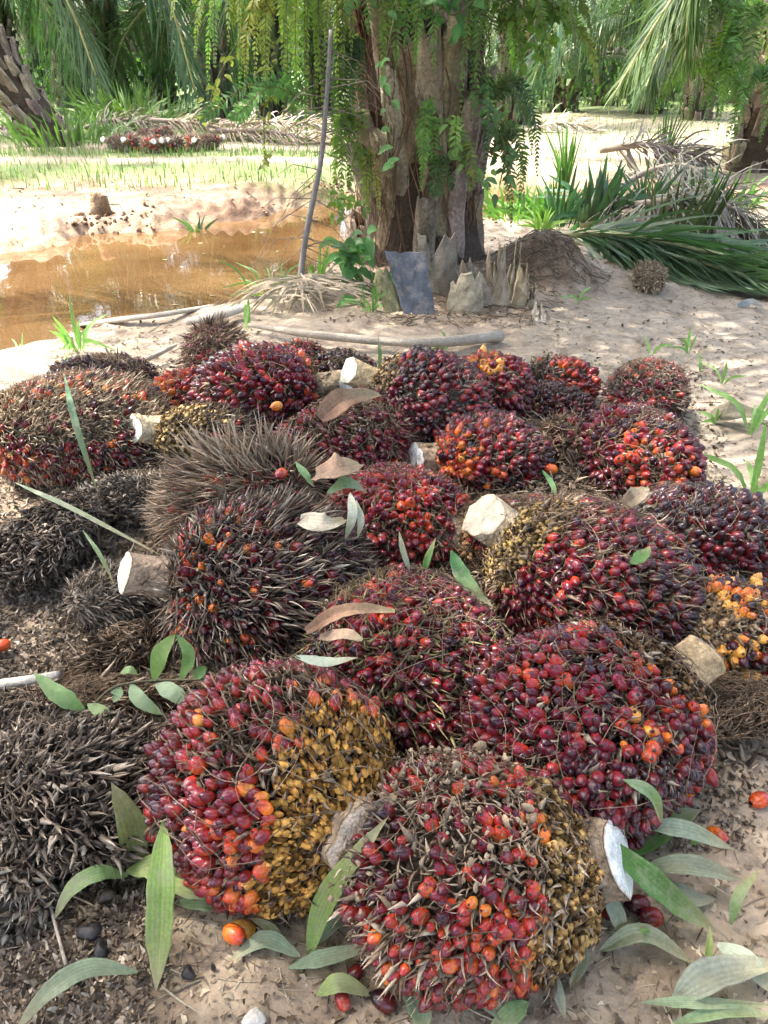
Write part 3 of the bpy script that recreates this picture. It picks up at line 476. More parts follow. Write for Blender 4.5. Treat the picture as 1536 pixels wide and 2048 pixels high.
# ---------------------------------------------------------------- leaves, fronds, ferns
def frond_into(mb, pts, n, length, width, col, sweep=55, lift=0.15, droop=0.35, rad=(0.03, 0.006), rcol=(.30, .30, .14), seed=0, up=(0, 0, 1), start=0.12, seg=4, plume=0.25,
               sides=(1, -1), lenf=None, jit=0.10, gap=0.0, tipcol=None, limp=0.0, floor=None):
    r = np.random.default_rng(seed); C = catmull(pts, 40); T = nrm(np.gradient(C, axis=0)); mb.tube(C, np.linspace(rad[0], rad[1], 40), rcol, k=6)
    t = np.tile(np.linspace(start, 0.995, n), len(sides)); sd = np.repeat(sides, n); m = len(t)
    ok = r.uniform(size=m) > gap; t, sd = t[ok], sd[ok]; m = len(t)
    ix = t*39; i0 = np.clip(ix.astype(int), 0, 38); f = (ix-i0)[:, None]; b = C[i0]*(1-f)+C[i0+1]*f; Tt = nrm(T[i0]*(1-f)+T[i0+1]*f)
    S = nrm(np.cross(Tt, np.asarray(up, float)))*sd[:, None]; U = nrm(np.cross(S, Tt))*sd[:, None]*1.0; U = np.where((U @ np.asarray(up, float))[:, None] < 0, -U, U)
    sw = np.radians(sweep)*(1-0.45*t)
    d = Tt*np.cos(sw)[:, None] + S*np.sin(sw)[:, None] + U*(lift+plume*r.normal(size=m))[:, None]; d = nrm(d+jit*r.normal(size=d.shape))
    lf = (lenf(t) if lenf else np.interp(t, [0, .12, .45, .8, 1], [.35, .75, 1, .75, .35]))*length*r.uniform(.82, 1.1, m)
    dr = droop*(1+0.4*r.normal(size=m)); u = np.linspace(0, 1, seg+1)
    wv = nrm(Tt - (Tt*d).sum(-1)[:, None]*d); Wd = width*r.uniform(.75, 1.15, m)
    prof = np.interp(u, [0, .15, .55, .85, 1], [.5, 1, .9, .5, .04])
    ctr = b[:, None]+d[:, None]*(lf[:, None]*u)[..., None]; ctr[..., 2] -= (dr[:, None]*lf[:, None]*u**2.2)
    if limp: ctr += (limp*lf[:, None]*np.sin(u*3)[None])[..., None]*nrm(r.normal(size=(m, 3)))[:, None]
    if floor is not None: ctr[..., 2] = np.maximum(ctr[..., 2], floor + 0.01*r.uniform(size=(m, 1)))
    Lf = ctr-wv[:, None]*(Wd[:, None]*prof*0.5)[..., None]; Rt = ctr+wv[:, None]*(Wd[:, None]*prof*0.5)[..., None]
    V = np.stack([Lf, Rt], 2).reshape(-1, 3); k = seg+1
    qb = np.array([(2*i, 2*i+1, 2*i+3, 2*i+2) for i in range(seg)]); q = (qb[None]+(np.arange(m)*2*k)[:, None, None]).reshape(-1, 4)
    cc = np.array(col)[None]*r.uniform(.7, 1.3, (m, 1)); cc = np.repeat(cc[:, None], 2*k, 1)
    if tipcol is not None: w_ = np.repeat(u, 2)[None, :, None]**2; cc = cc*(1-w_)+np.array(tipcol)*w_
    mb.add(V, q, cc.reshape(-1, 3))
def arch(L, e0, e1, n=9, side=0.0):
    u = np.linspace(0, 1, n); e = np.radians(e0+(e1-e0)*u**1.1); st = L/(n-1)
    x = np.concatenate([[0], np.cumsum(np.cos(e[:-1])*st)]); z = np.concatenate([[0], np.cumsum(np.sin(e[:-1])*st)])
    return np.stack([x, side*(x/L)**2*L, z], -1)
GRN = [(.045, .092, .045), (.058, .108, .048), (.075, .13, .055), (.038, .08, .045)]
FROND = []
for i, (e0, e1) in enumerate([(62, -25), (35, -60), (8, -78), (75, 0), (-12, -85)]):
    mb = MB(); frond_into(mb, arch(5.6, e0, e1, 9, 0.04*(i-2)), 105, 1.05, 0.042, GRN[i % 4], sweep=62, lift=.10, droop=[.35, .55, .5, .3, .35][i], rad=(.055, .008), seed=i, plume=.30, start=.16); FROND.append(mb.mesh('frond', M_leaf))
FERN_CLUT = []
def fern_path(a, base, out, drop, rise=0.12, bendy=0.15, r=rng):
    d = np.array([math.cos(a), math.sin(a), 0]); s = np.array([-d[1], d[0], 0])*r.normal()*bendy*out
    return [base, base+d*out*.45+np.array([0, 0, rise])+s*.3, base+d*out*.85+np.array([0, 0, -drop*.25])+s*.7, base+d*out+np.array([0, 0, -drop])+s]
def fern_cover(seed, H, R, n):
    r = np.random.default_rng(seed); mb = MB()
    for i in range(n):
        a = r.uniform(0, 6.28); z = r.uniform(.3, H); c = np.array([math.cos(a)*R, math.sin(a)*R, z]); dr = r.uniform(.4, 1.0)*min(1.0, z/1.0)
        g = np.array([(.07, .14, .035), (.11, .19, .045), (.045, .10, .03)][r.integers(0, 3)])
        frond_into(mb, fern_path(a, c, r.uniform(.12, .55), dr, .15, .4, r), 22, .12, .028, g, sweep=80, lift=0, droop=.25, rad=(.004, .002), seed=i, seg=2, plume=.1, start=.05, sides=(1, -1))
    return mb.mesh('fern_cover', M_fern)
COVER = [fern_cover(i, 4.5, .42, 150) for i in range(3)]
def boots_into(mb, axis, R, rows, per, L0, W0, seed, col, flare=0.10, edge=1.5):
    r = np.random.default_rng(seed); A = catmull(axis, 30); u6 = np.linspace(0, 1, 7); v5 = np.linspace(-1, 1, 7)
    ztop = A[-1, 2]; zb = A[0, 2]
    for i in range(rows):
        for j in range(per):
            z = zb+(ztop-zb)*(i+0.5*(j % 2)+r.normal()*.12)/rows - L0*.2; a = 2*math.pi*(j/per)+i*0.42+r.normal()*.2; L = L0*r.uniform(.75, 1.3); W = W0*r.uniform(.8, 1.25); fl = flare*r.uniform(.3, 1.7); tw = r.normal()*.10
            G = []; cc = []
            tone = np.array(col)*r.uniform(.7, 1.3)*np.array([1, r.uniform(.86, 1), r.uniform(.72, 1)])
            for u in list(u6)+[1.0]:
                zz = z+u*L; ax = np.array([np.interp(zz, A[:, 2], A[:, 0]), np.interp(zz, A[:, 2], A[:, 1]), zz]); row = []
                Rr = np.interp(zz, [zb, zb+.5], [R[0], R[1]]) if np.ndim(R) else R
                for v in v5:
                    w = W*(1-.50*u)*(1+.5*(1-u)**3); aa = a+tw*u+v*w/2/Rr; rad_ = Rr+0.015+fl*u**2.2-.09*(1-u)**5+(1-v*v)*.035-(abs(v) > .9)*.045+r.normal()*.004
                    jag = (u >= 1)*r.normal()*.025; row.append(ax+np.array([math.cos(aa)*rad_, math.sin(aa)*rad_, jag])); cc.append(tone*(edge if abs(v) > .6 else 1.0)*(1.0+.15*r.normal()))
                G.append(row)
            G = np.array(G); cen = np.array([np.interp(G[-1, 0, 2], A[:, 2], A[:, 0]), np.interp(G[-1, 0, 2], A[:, 2], A[:, 1]), 0]); dv = G[-1]-cen; dv[:, 2] = 0; G[-1] -= nrm(dv)*(.05+fl*.6); G[-1, :, 2] -= .01
            mb.grid(G[:, ::-1], np.array(cc).reshape(8, 7, 3)[:, ::-1].reshape(-1, 3))
def column(mb, axis, R, col, k=24, seed=0, lum=.06):
    A = catmull(axis, 26); w = waves(seed, 10, 4, 10); rad = np.interp(np.linspace(0, 1, 26), np.linspace(0, 1, len(R)), R); a = np.linspace(0, 2*math.pi, k+1)
    G = A[:, None]+np.stack([rad[:, None]*np.cos(a), rad[:, None]*np.sin(a), 0*rad[:, None]*a], -1); G += (G-A[:, None])*lum*w(G)[..., None]
    mb.grid(G, col)
def palm(label, x, y, H, R, fronds, seed, cover=True, lean=(0, 0), s=1.0, kinds=(3, 0, 0, 1, 1, 2, 1, 2, 4), group='oil palms of the plantation'):
    r = np.random.default_rng(seed); g = gh1(x, y) if y > -5 else 0; root = empty('oil_palm', (x, y, g), label, 'palm', group)
    top = np.array([x+lean[0], y+lean[1], g+H]); b = np.array([x, y, g-.1]); ax = [b, b*.66+top*.34+np.array([lean[0], lean[1], 0])*.08, b*.33+top*.67+np.array([lean[0], lean[1], 0])*.05, top]
    mb = MB(); column(mb, ax, [R*1.15, R, R*.95, R*.9], (.05, .035, .022), seed=seed)
    boots_into(mb, ax, [R*1.1, R], max(3, int(H/.30)), 9, .42, R*.62, seed, (.17, .145, .115), .10)
    part('trunk', mb, M_bark, root)
    if cover:
        o = link('fern_cover', COVER[seed % 3], root); o.location = (lean[0]*.5, lean[1]*.5, 0); o.rotation_euler = (0, 0, r.uniform(0, 6)); o.scale = (R/.42, R/.42, max(.3, min(1, H/4.5))); o['kind'] = 'stuff'
    for i in range(fronds):
        k = kinds[int(9*i/fronds)]
        o = link('frond', FROND[k], root); o.location = (lean[0], lean[1], H-.15+.25*(k in (3, 0))); q = s*r.uniform(.85, 1.1)
        o.scale = (q, q, q); o.rotation_euler = (r.normal()*.15, r.normal()*.08, i*2.39996+r.normal()*.15)
    return root, ax
# the palm beside the pile: trunk, leaf bases, crown above the picture
TX, TY = Q(838, 480, 5.45)[0], 5.45
tg = gh1(TX, TY); main = empty('oil_palm', (TX, TY, tg), 'thick oil palm behind the pile, pale grey leaf bases hung with ferns', 'palm', 'oil palms of the plantation')
ax = [np.array([TX+.02, TY, tg-.2]), np.array([TX+.0, TY, tg+.5]), np.array([TX-.05, TY, tg+1.4]), np.array([TX-.1, TY, tg+3.9])]
mb = MB(); column(mb, ax, [.48, .40, .355, .345, .34, .34], (.06, .042, .03), seed=3, lum=.08)
boots_into(mb, ax, [.44, .35], 15, 8, .80, .24, 5, (.215, .18, .14), .10, 1.5)
trunk_main = part('trunk', mb, M_bark, main)
mb = MB()
for i in range(330):                             # hanging aerial roots and fibre
    a = rng.uniform(-math.pi, 0.2); z0 = tg+rng.uniform(.3, 2.2); L = rng.uniform(.2, .8); n = 7; X = []
    for u in np.linspace(0, 1, n): aa = a+.12*math.sin(u*4+i)+u*.1*math.sin(i); X.append([TX-.03+math.cos(aa)*(.425+.03*math.sin(u*5+i*2)), TY+math.sin(aa)*(.425+.03*math.sin(u*5+i)), max(z0-L*u, tg+.02)])
    mb.tube(X, rng.uniform(.0012, .004), np.array([.17, .10, .06])*rng.uniform(.6, 1.5), k=4, caps=False)
tag(part('aerial_root_mass', mb, M_spike, main), kind='stuff')
for i in range(22):
    k = [3, 0, 0, 0, 1, 1, 1, 0, 1][int(9*i/22)]
    o = link('frond', FROND[k], main); o.location = (-.1, 0, 3.8); q = rng.uniform(.9, 1.1); o.scale = (q, q, q); o.rotation_euler = (rng.normal()*.12, 0, i*2.39996)
palm('unseen palm added outside the left edge so its crown shades the pile', -4.7, 0.6, 4.9, .4, 17, 77, cover=False, kinds=(3, 0, 0, 1, 1, 0, 1, 0, 1))  # added out of view to keep direct sun off the pile
palm('unseen palm added behind the camera to the right for its shade', 3.9, -2.4, 4.8, .4, 20, 78, cover=False, kinds=(3, 0, 0, 1, 1, 0, 1, 0, 1))  # unseen, put in to cut the sky light from this side
palm('unseen palm added behind the camera to the left for its shade', -2.6, -3.6, 4.8, .4, 22, 79, cover=False, kinds=(3, 0, 0, 1, 1, 0, 1, 0, 1))  # unseen, put in so its fronds shade the foreground

# neighbours and the far rows
LP = Q(112, 250, 15.5); RP = Q(1492, 330, 11.8)
lp_root, _ = palm('leaning palm at the far left with scaly grey trunk', LP[0], LP[1], 4.2, .37, 12, 21, lean=(-2.2, .4), cover=False)
rp_root, _ = palm('palm at the right edge with ferns down its slanting leaf scars', RP[0]+.1, RP[1], 4.2, .36, 10, 22, lean=(.5, .2), cover=False)
def explicit(root, path, n, ln, wd, col, seed, **k):
    mb = MB(); frond_into(mb, path, n, ln, wd, col, seed=seed, **k); part('frond', mb, M_leaf, root)
HB = dict(sweep=58, lift=-.05, droop=.42, rad=(.05, .012), rcol=(.42, .40, .18), plume=.22, start=.05)
for k, (Y, pth) in enumerate([(13.0, [(90, -230), (250, -160), (335, -10), (392, 185)]), (12.4, [(-60, -160), (50, -130), (135, 0), (192, 150)]), (16.0, [(640, -60), (520, -50), (440, -10), (395, 60)])]):
    explicit(lp_root, [Q(x, y, Y+0.2*i) for i, (x, y) in enumerate(pth)], 95, .80, .040, [(.045, .095, .06), (.055, .105, .065), (.05, .10, .045)][k % 3], 30+k, **HB)
for k, (Y, pth) in enumerate([(11.0, [(1500, -120), (1420, -90), (1330, 20), (1225, 195)]), (10.6, [(1480, -160), (1400, -90), (1380, 0), (1370, 120)]), (11.6, [(1500, -60), (1440, -30), (1330, 90), (1290, 180)])]):
    explicit(rp_root, [Q(x, y, Y) for x, y in pth], 130, .62, .032, [(.13, .19, .07), (.10, .16, .06), (.09, .15, .07)][k], 40+k, **HB)
FAR = [('dark trunked far palm nearest the leaning palm', 150, 24, 4.6, -40), ('far palm behind the drooping fronds at left', 232, 27, 4.4, 0), ('far palm left of the bright ferny gap', 330, 31, 2.6, 0), ('far palm whose dark trunk shows beside the bright ferns', 436, 23, 3.2, 0), ('far palm nearest to the main trunk on its left', 545, 26, 4.2, 0),
       ('far palm seen behind the hanging ferns', 640, 30, 4.4, 0), ('far palm just right of the main trunk', 1022, 22, 2.6, 0), ('low crowned pale palm in the sunny gap', 1125, 29, 1.3, 0), ('far palm behind the green grass clump', 1205, 34, 1.8, 0), ('far palm in the right gap under the drooping frond', 1300, 28, 2.0, 0),
       ('far palm close to the right edge palm', 1400, 24, 3.8, 0), ('outermost far palm at left', 30, 28, 4.4, 0), ('back row palm left', 95, 38, 4.0, 0), ('back row palm behind the debris mound', 290, 40, 3.8, 0), ('back row palm left of centre', 490, 39, 2.0, 0), ('back row palm in the right gap', 1075, 42, 1.8, 0), ('back row palm right of the sunny gap', 1165, 46, 2.2, 0), ('back row palm behind the drooping right frond', 1255, 44, 1.6, 0), ('back row palm at the right', 1350, 40, 3.6, 0), ('back row palm at the far right', 1480, 36, 3.8, 0), ('back row palm hidden behind the main trunk', 800, 36, 3.8, 0)]
for i, (lb, x, Y, H, _) in enumerate(FAR):
    q = Q(x, 200, Y); low = H < 2.8; palm(lb, q[0], Y, H, .36, 15, 200+i, s=.72 if low else .95, kinds=(3, 3, 0, 0, 0, 1, 0, 1, 1) if low else (3, 0, 0, 1, 1, 2, 1, 1, 2))
# undergrowth closing the view under the crowns
mb = MB()
r = np.random.default_rng(4); N = 34000; X = r.uniform(-34, 40, N); Y = r.uniform(26, 52, N); top = 1.2+1.5*np.clip(waves(8, 8, .2, .6)(np.stack([X, Y, 0*X], -1))+.3, 0, 1.4)+ .05*(Y-26); Z = r.uniform(0, 1, N)**.7*top
T = (np.array([[-.06, 0, 0], [.06, 0, 0], [.22, .6, .1], [-.22, .55, .1]]), np.array([[0, 1, 2, 3]]), np.zeros((0, 3), int), np.ones((4, 3)))
M = frame(nrm(r.normal(size=(N, 3))*np.array([1, 1, .4])+np.array([0, 0, .2])), (0, 0, 1))*(r.uniform(.14, .42, N))[:, None, None]
cg = np.array([(.04, .085, .03), (.07, .135, .035), (.03, .06, .025), (.10, .17, .045)])[r.integers(0, 4, N)]
mb.inst(T, M, np.stack([X, Y, Z], -1), cg); tag(link('undergrowth', mb.mesh('undergrowth', M_fern)), kind='stuff')

# ferns and creepers on the main trunk
def fern(label, px, py, Y, n, out, drop, col, seed, pin=.075, group='ferns hanging on the main trunk', az=None, spread=1.0, rise=.10, pw=.0135):
    r = np.random.default_rng(seed); b = Q(px, py, Y); root = empty('hanging_fern', tuple(b), label, 'fern', group)
    for i in range(int(n*1.3)):
        a = (math.radians(az) if az is not None else math.atan2(b[1]-TY, b[0]-TX))+r.normal()*.5*spread; o_ = out*r.uniform(.4, 2.2); dr = drop*r.uniform(.2, 1.0)
        mb = MB(); pth = fern_path(a, b+r.normal(size=3)*.03, o_, dr, rise, .25, r); L = sum(np.linalg.norm(np.diff(pth, axis=0), axis=1))
        c = np.array(col)*r.uniform(.75, 1.25)*np.array([r.uniform(.8, 1.25), 1, r.uniform(.8, 1.1)])
        frond_into(mb, pth, max(10, int(L/(pw*1.25))), pin*r.uniform(.8, 1.2), pw, c, sweep=82, lift=0, droop=.15, rad=(.003, .0012), rcol=(.16, .12, .05), seed=seed*31+i, seg=3, plume=.2, start=.04, jit=.16, limp=.06, up=(r.normal()*.7, -1, .3),
                   lenf=lambda t: np.interp(t, [0, .1, .6, 1], [.5, .9, 1, .15]))
        part('frond', mb, M_fern, root)
YG, BG, DG = (.20, .29, .075), (.11, .22, .05), (.06, .115, .035)  # yellow greens brightened in colour for the sun behind the left ferns
FE = [('bright green fern hanging down the middle of the trunk', 845, -10, 4.78, 5, .06, .62, BG, -90), ('fern with ragged tip left of the bright middle fern', 800, 40, 4.80, 3, .05, .35, YG, -90), ('fern trailing down the right side of the trunk', 948, 10, 4.95, 4, .08, .62, BG, -60),
      ('small fern tuft low on the trunk among brown roots', 860, 260, 4.82, 4, .07, .28, BG, -90), ('little fern in the dark cleft near the trunk foot', 880, 355, 4.80, 4, .05, .16, DG, -90), ('fern sprig above the cleft', 905, 280, 4.82, 3, .06, .16, YG, -80),
      ('yellow green fern curtain at the left edge of the trunk', 690, -20, 5.0, 8, .12, .75, YG, 200), ('long fern curtain just left of the trunk', 650, -40, 4.95, 8, .16, .85, YG, 190), ('pale broad fern spray left of the curtain', 605, -60, 4.9, 8, .20, .75, (.24, .32, .10), 185), ('outer fern spray reaching left over the pond', 570, -60, 4.85, 7, .30, .60, (.22, .31, .10), 180),
      ('dark fern fringe against the left bark', 712, 120, 5.05, 8, .06, .60, DG, 220), ('fern fringe low at the left bark over the water', 705, 260, 5.05, 6, .08, .42, (.14, .19, .04), 210), ('fern tuft on the left flare of the trunk', 735, 350, 4.95, 4, .05, .28, (.17, .22, .05), 240), ('leafy fern at upper right of the trunk', 985, -20, 5.0, 8, .25, .50, (.13, .20, .04), -10),
      ('fern spray spreading right from the trunk', 990, 60, 5.1, 6, .35, .35, (.15, .22, .05), 0), ('fern reaching furthest right under the top edge', 1040, -60, 5.1, 8, .32, .40, (.13, .20, .04), 5), ('dark glossy fern on the right flank of the trunk', 975, 200, 5.1, 6, .15, .45, DG, -10), ('loose fern at the right foot of the trunk', 985, 300, 5.1, 6, .12, .38, (.13, .20, .06), -10),
      ('fern trailing at the far left of the hanging mass', 530, -40, 4.8, 3, .12, .45, (.2, .26, .06), 180), ('fern strand dangling alone above the pond', 545, 60, 4.8, 2, .10, .62, (.24, .27, .06), 180), ('curled fern spray pointing left over the far bank', 620, 210, 4.8, 4, .30, .12, (.10, .20, .06), 182), ('high fern crossing the bark at the top', 745, -20, 4.85, 4, .10, .20, BG, -100),
      ('fern by the dark cleft on the right of the trunk', 925, 330, 4.85, 3, .08, .18, (.16, .20, .05), -60)]
for i, (lb, x, y, Y, n, o_, d_, c_, a_) in enumerate(FE): fern(lb, x, y, Y, n, o_, d_, c_, 300+i, az=a_, pin=[.055, .05, .06][i % 3])
for i, (lb, x, y, Y) in enumerate([('fern high on the inner side of the right edge palm', 1450, 20, 11.3), ('fern hanging at mid height on the right edge palm', 1475, 110, 11.2), ('fern near the right border on the edge palm', 1525, 60, 11.2), ('low fern on the left flank of the edge palm', 1440, 170, 11.4), ('fern low on the right border of the edge palm', 1530, 190, 11.2)]):
    fern(lb, x, y-30, Y, 8, .35, .80, (.12, .22, .05), 350+i, pin=.12, pw=.026, group='ferns on the right edge palm', az=240, spread=1.6)

OV = None
def blade(mb, pts, w, col, pleats=0, n=14, prof=None, twist=0.0, seed=0, cup=.15, up=None, tip=None):
    """lanceolate leaf along pts, w metres wide, its face towards 'up' (default: the viewer's side of the sky)"""
    r = np.random.default_rng(seed); X = catmull(pts, n); T = nrm(np.gradient(X, axis=0)); u = np.linspace(0, 1, n)
    N0 = nrm(CAM-X.mean(0))*.8+np.array([0, 0, .6]) if up is None else np.asarray(up, float); S = nrm(np.cross(T, N0)); N = np.cross(S, T)
    if twist: a = twist*(u-.3); S, N = S*np.cos(a)[:, None]+N*np.sin(a)[:, None], N*np.cos(a)[:, None]-S*np.sin(a)[:, None]
    pr = np.interp(u, [0, .12, .35, .6, .85, 1], [.12, .55, 1, .95, .5, .02]) if prof is None else np.interp(u, np.linspace(0, 1, len(prof)), prof)
    m = 13 if pleats else 5; v = np.linspace(-1, 1, m); h = (np.abs(v)*cup + (.05*np.where(np.arange(m) % 2, 1, -1) if pleats else 0))*w*.5; ed = 1+.04*r.normal(size=(n, 1))*(np.abs(v) > .9)
    G = X[:, None]+S[:, None]*(pr[:, None]*v*ed*w*.5)[..., None]+N[:, None]*(h[None]*pr[:, None])[..., None]
    wv_ = .10*np.sin(u*r.uniform(9, 16)+r.uniform(0, 6))[:, None]*np.abs(v)[None]**2*w*.5; G = G+N[:, None]*wv_[..., None]
    C = np.array(col)[None, None]*(1+.12*np.where(np.arange(m) % 2, 1, -1)[None, :, None] if pleats else 1.0)*np.ones((n, m, 1))
    if tip is None and pleats and len(X) > 10: tip = (.33, .27, .16); C = C*(1-.12*(np.abs(v) > .95))[None, :, None]
    if tip is not None: C = C*(1-(u**3)[:, None, None])+np.array(tip)*(u**3)[:, None, None]
    mb.grid(G, C.reshape(-1, 3))
def pz(pts, lift=0.0):
    out = []
    for x, y, z in pts: g = PG(x, y) if z < .12 else P(x, y, 0); q = P(x, y, (gh1(g[0], g[1]) if z < .12 else 0)+z+lift); out.append(q)
    return out
def mpp(p): return depth(p)/FPX
def plant(label, cat, name, leaves, base=None, group=None, m=None, stem=None):
    pts0 = pz(leaves[0][0]); b = pts0[0]; g = gh1(b[0], b[1]); root = empty(name, (b[0], b[1], g), label, cat, group)
    for i, (pth, w, col, pl) in enumerate(leaves):
        X = pz(pth); mb = MB(); blade(mb, X, w*mpp(X[len(X)//2]), col, pl, seed=i, twist=.25*math.sin(i*3+w)); part('leaf', mb, m or M_sprout, root)
    if stem:
        X = pz(stem); mb = MB(); mb.tube(catmull(X, 16), .0025, (.12, .10, .06), k=5); part('stem', mb, M_wood, root)
    return root
def single(label, cat, name, pth, w, col, pl=1, m=None, group=None, twist=0.2, prof=None, cup=.15):
    X = pz(pth); b = np.mean(X, 0); mb = MB(); blade(mb, X, w*mpp(X[len(X)//2]), col, pl, seed=int(w), twist=twist, prof=prof, cup=cup)
    return tag(link(name, mb.mesh(name, m or M_sprout, b), loc=tuple(b)), label, cat, group)
G1, G2, G3, G4 = (.20, .30, .09), (.30, .38, .13), (.24, .31, .20), (.07, .20, .04)
plant('pleated palm seedling at lower left with a broad upright leaf', 'seedling', 'palm_seedling', [([(275, 1760, .0), (264, 1655, .12), (222, 1565, .20)], 56, (.20, .22, .08), 1), ([(255, 1752, .06), (200, 1745, .11), (140, 1780, .09), (107, 1842, .03)], 34, (.22, .33, .13), 1),
      ([(252, 1742, .06), (320, 1732, .10), (400, 1772, .07), (470, 1776, .03)], 64, G2, 1), ([(328, 1640, .20), (322, 1760, .15), (318, 1880, .08), (312, 1982, .02)], 58, (.25, .37, .10), 1)])
single('long grey green leaf arching at the bottom left corner', 'leaf', 'palm_leaflet', [(275, 1945, .02), (180, 1935, .07), (95, 1985, .06), (25, 2070, .01)], 40, G3)
plant('tall palm seedling between the two front bunches', 'seedling', 'palm_seedling', [([(618, 1915, .0), (640, 1825, .09), (690, 1740, .18), (778, 1632, .27)], 50, (.24, .34, .10), 1), ([(600, 1912, .02), (530, 1878, .03), (458, 1922, .01)], 34, G3, 1), ([(578, 1935, .01), (660, 1912, .03), (755, 1890, .04)], 32, (.22, .29, .18), 1),
      ([(614, 1900, .02), (665, 1850, .03), (700, 1830, .02)], 26, (.26, .33, .18), 1), ([(560, 1905, .01), (545, 1860, .03), (500, 1835, .02)], 22, (.22, .28, .15), 1)])
SG = [('pale leaf lying just left of the bottom dark fruit', [(635, 1990, .02), (680, 1965, .04), (748, 1992, .01)], 36, G2), ('ribbed leaf hanging off the bottom edge below the front bunch', [(812, 1942, .04), (835, 2000, .04), (850, 2070, .0)], 54, (.18, .30, .16)),
      ('long dusty leaf slanting below the front bunch', [(905, 1942, .03), (960, 1985, .05), (1022, 2050, .02)], 38, G3), ('green leaf tip at the bottom edge right of centre', [(1056, 2006, .05), (1020, 2030, .04), (970, 2080, .0)], 42, (.22, .35, .14)),
      ('bright green leaf slanting right beside the white cut face', [(1222, 1682, .13), (1290, 1752, .12), (1360, 1812, .07), (1436, 1866, .02)], 54, G4), ('narrow leaf curling over the lower right bunch', [(1246, 1560, .26), (1300, 1588, .24), (1326, 1650, .14)], 26, (.20, .35, .16)),
      ('broad green leaf under the lower right bunch', [(1260, 1712, .03), (1330, 1650, .07), (1402, 1618, .05)], 54, (.14, .28, .08)), ('leaf with whitish dust crossing the green one at right', [(1280, 1650, .10), (1370, 1660, .10), (1470, 1700, .05)], 36, (.30, .38, .27)),
      ('dusty leaf pointing right at mid right', [(1290, 1735, .05), (1380, 1732, .08), (1485, 1760, .04)], 40, (.28, .33, .24)), ('dull leaf below the dusty pointing one', [(1300, 1760, .03), (1360, 1790, .04), (1432, 1800, .02)], 46, (.22, .26, .19)), ('narrow pale leaf hanging beside the cut face', [(1205, 1785, .08), (1232, 1825, .06), (1252, 1890, .02)], 34, (.34, .40, .30)),
      ('curved pale leaf lying above the bottom right sand', [(1200, 1902, .01), (1285, 1868, .05), (1392, 1930, .01)], 36, (.32, .36, .24)), ('leaf standing at the right edge of the sand', [(1462, 1850, .02), (1478, 1790, .07), (1522, 1738, .10)], 22, (.26, .36, .16)), ('tiny upright blade at lower right', [(1416, 1935, .01), (1418, 1895, .04), (1420, 1852, .06)], 15, (.24, .34, .10)),
      ('large greyed leaf at the bottom right corner', [(1345, 2000, .01), (1430, 1950, .05), (1560, 1930, .04)], 62, (.33, .36, .30)), ('grey leaf crossing the right edge near the bottom', [(1435, 1888, .04), (1495, 1925, .05), (1560, 1995, .02)], 46, (.31, .36, .29)), ('thin straight leaf along the bottom right', [(1285, 2004, .01), (1400, 2006, .03), (1560, 2012, .02)], 22, (.27, .36, .22)),
      ('flat leaf at the very bottom right', [(1345, 2046, .01), (1450, 2024, .03), (1560, 2034, .02)], 26, (.25, .36, .19)), ('green leaflet stub pointing right below the maroon bunch', [(1382, 1690, .03), (1400, 1670, .04), (1412, 1650, .05)], 18, (.16, .30, .08)), ('folded leaf under the front bunch at its right', [(1150, 1860, .05), (1160, 1920, .03), (1140, 1975, .01)], 34, (.27, .31, .21)),
      ('withered strap leaf beneath the front bunch', [(1105, 1935, .04), (1115, 1985, .03), (1130, 2040, .01)], 24, (.34, .36, .26)), ('small folded green leaf near the orange loose fruit', [(360, 1805, .01), (410, 1800, .04), (478, 1822, .01)], 40, (.20, .28, .13))]
for i_, (lb, pth, w, c) in enumerate(SG): single(lb, 'leaf', 'palm_leaflet', pth, w, np.array(c)*.9, twist=.5*math.sin(i_*2.3), cup=.15+.25*(i_ % 3), group='leaflets lying around the front bunches')
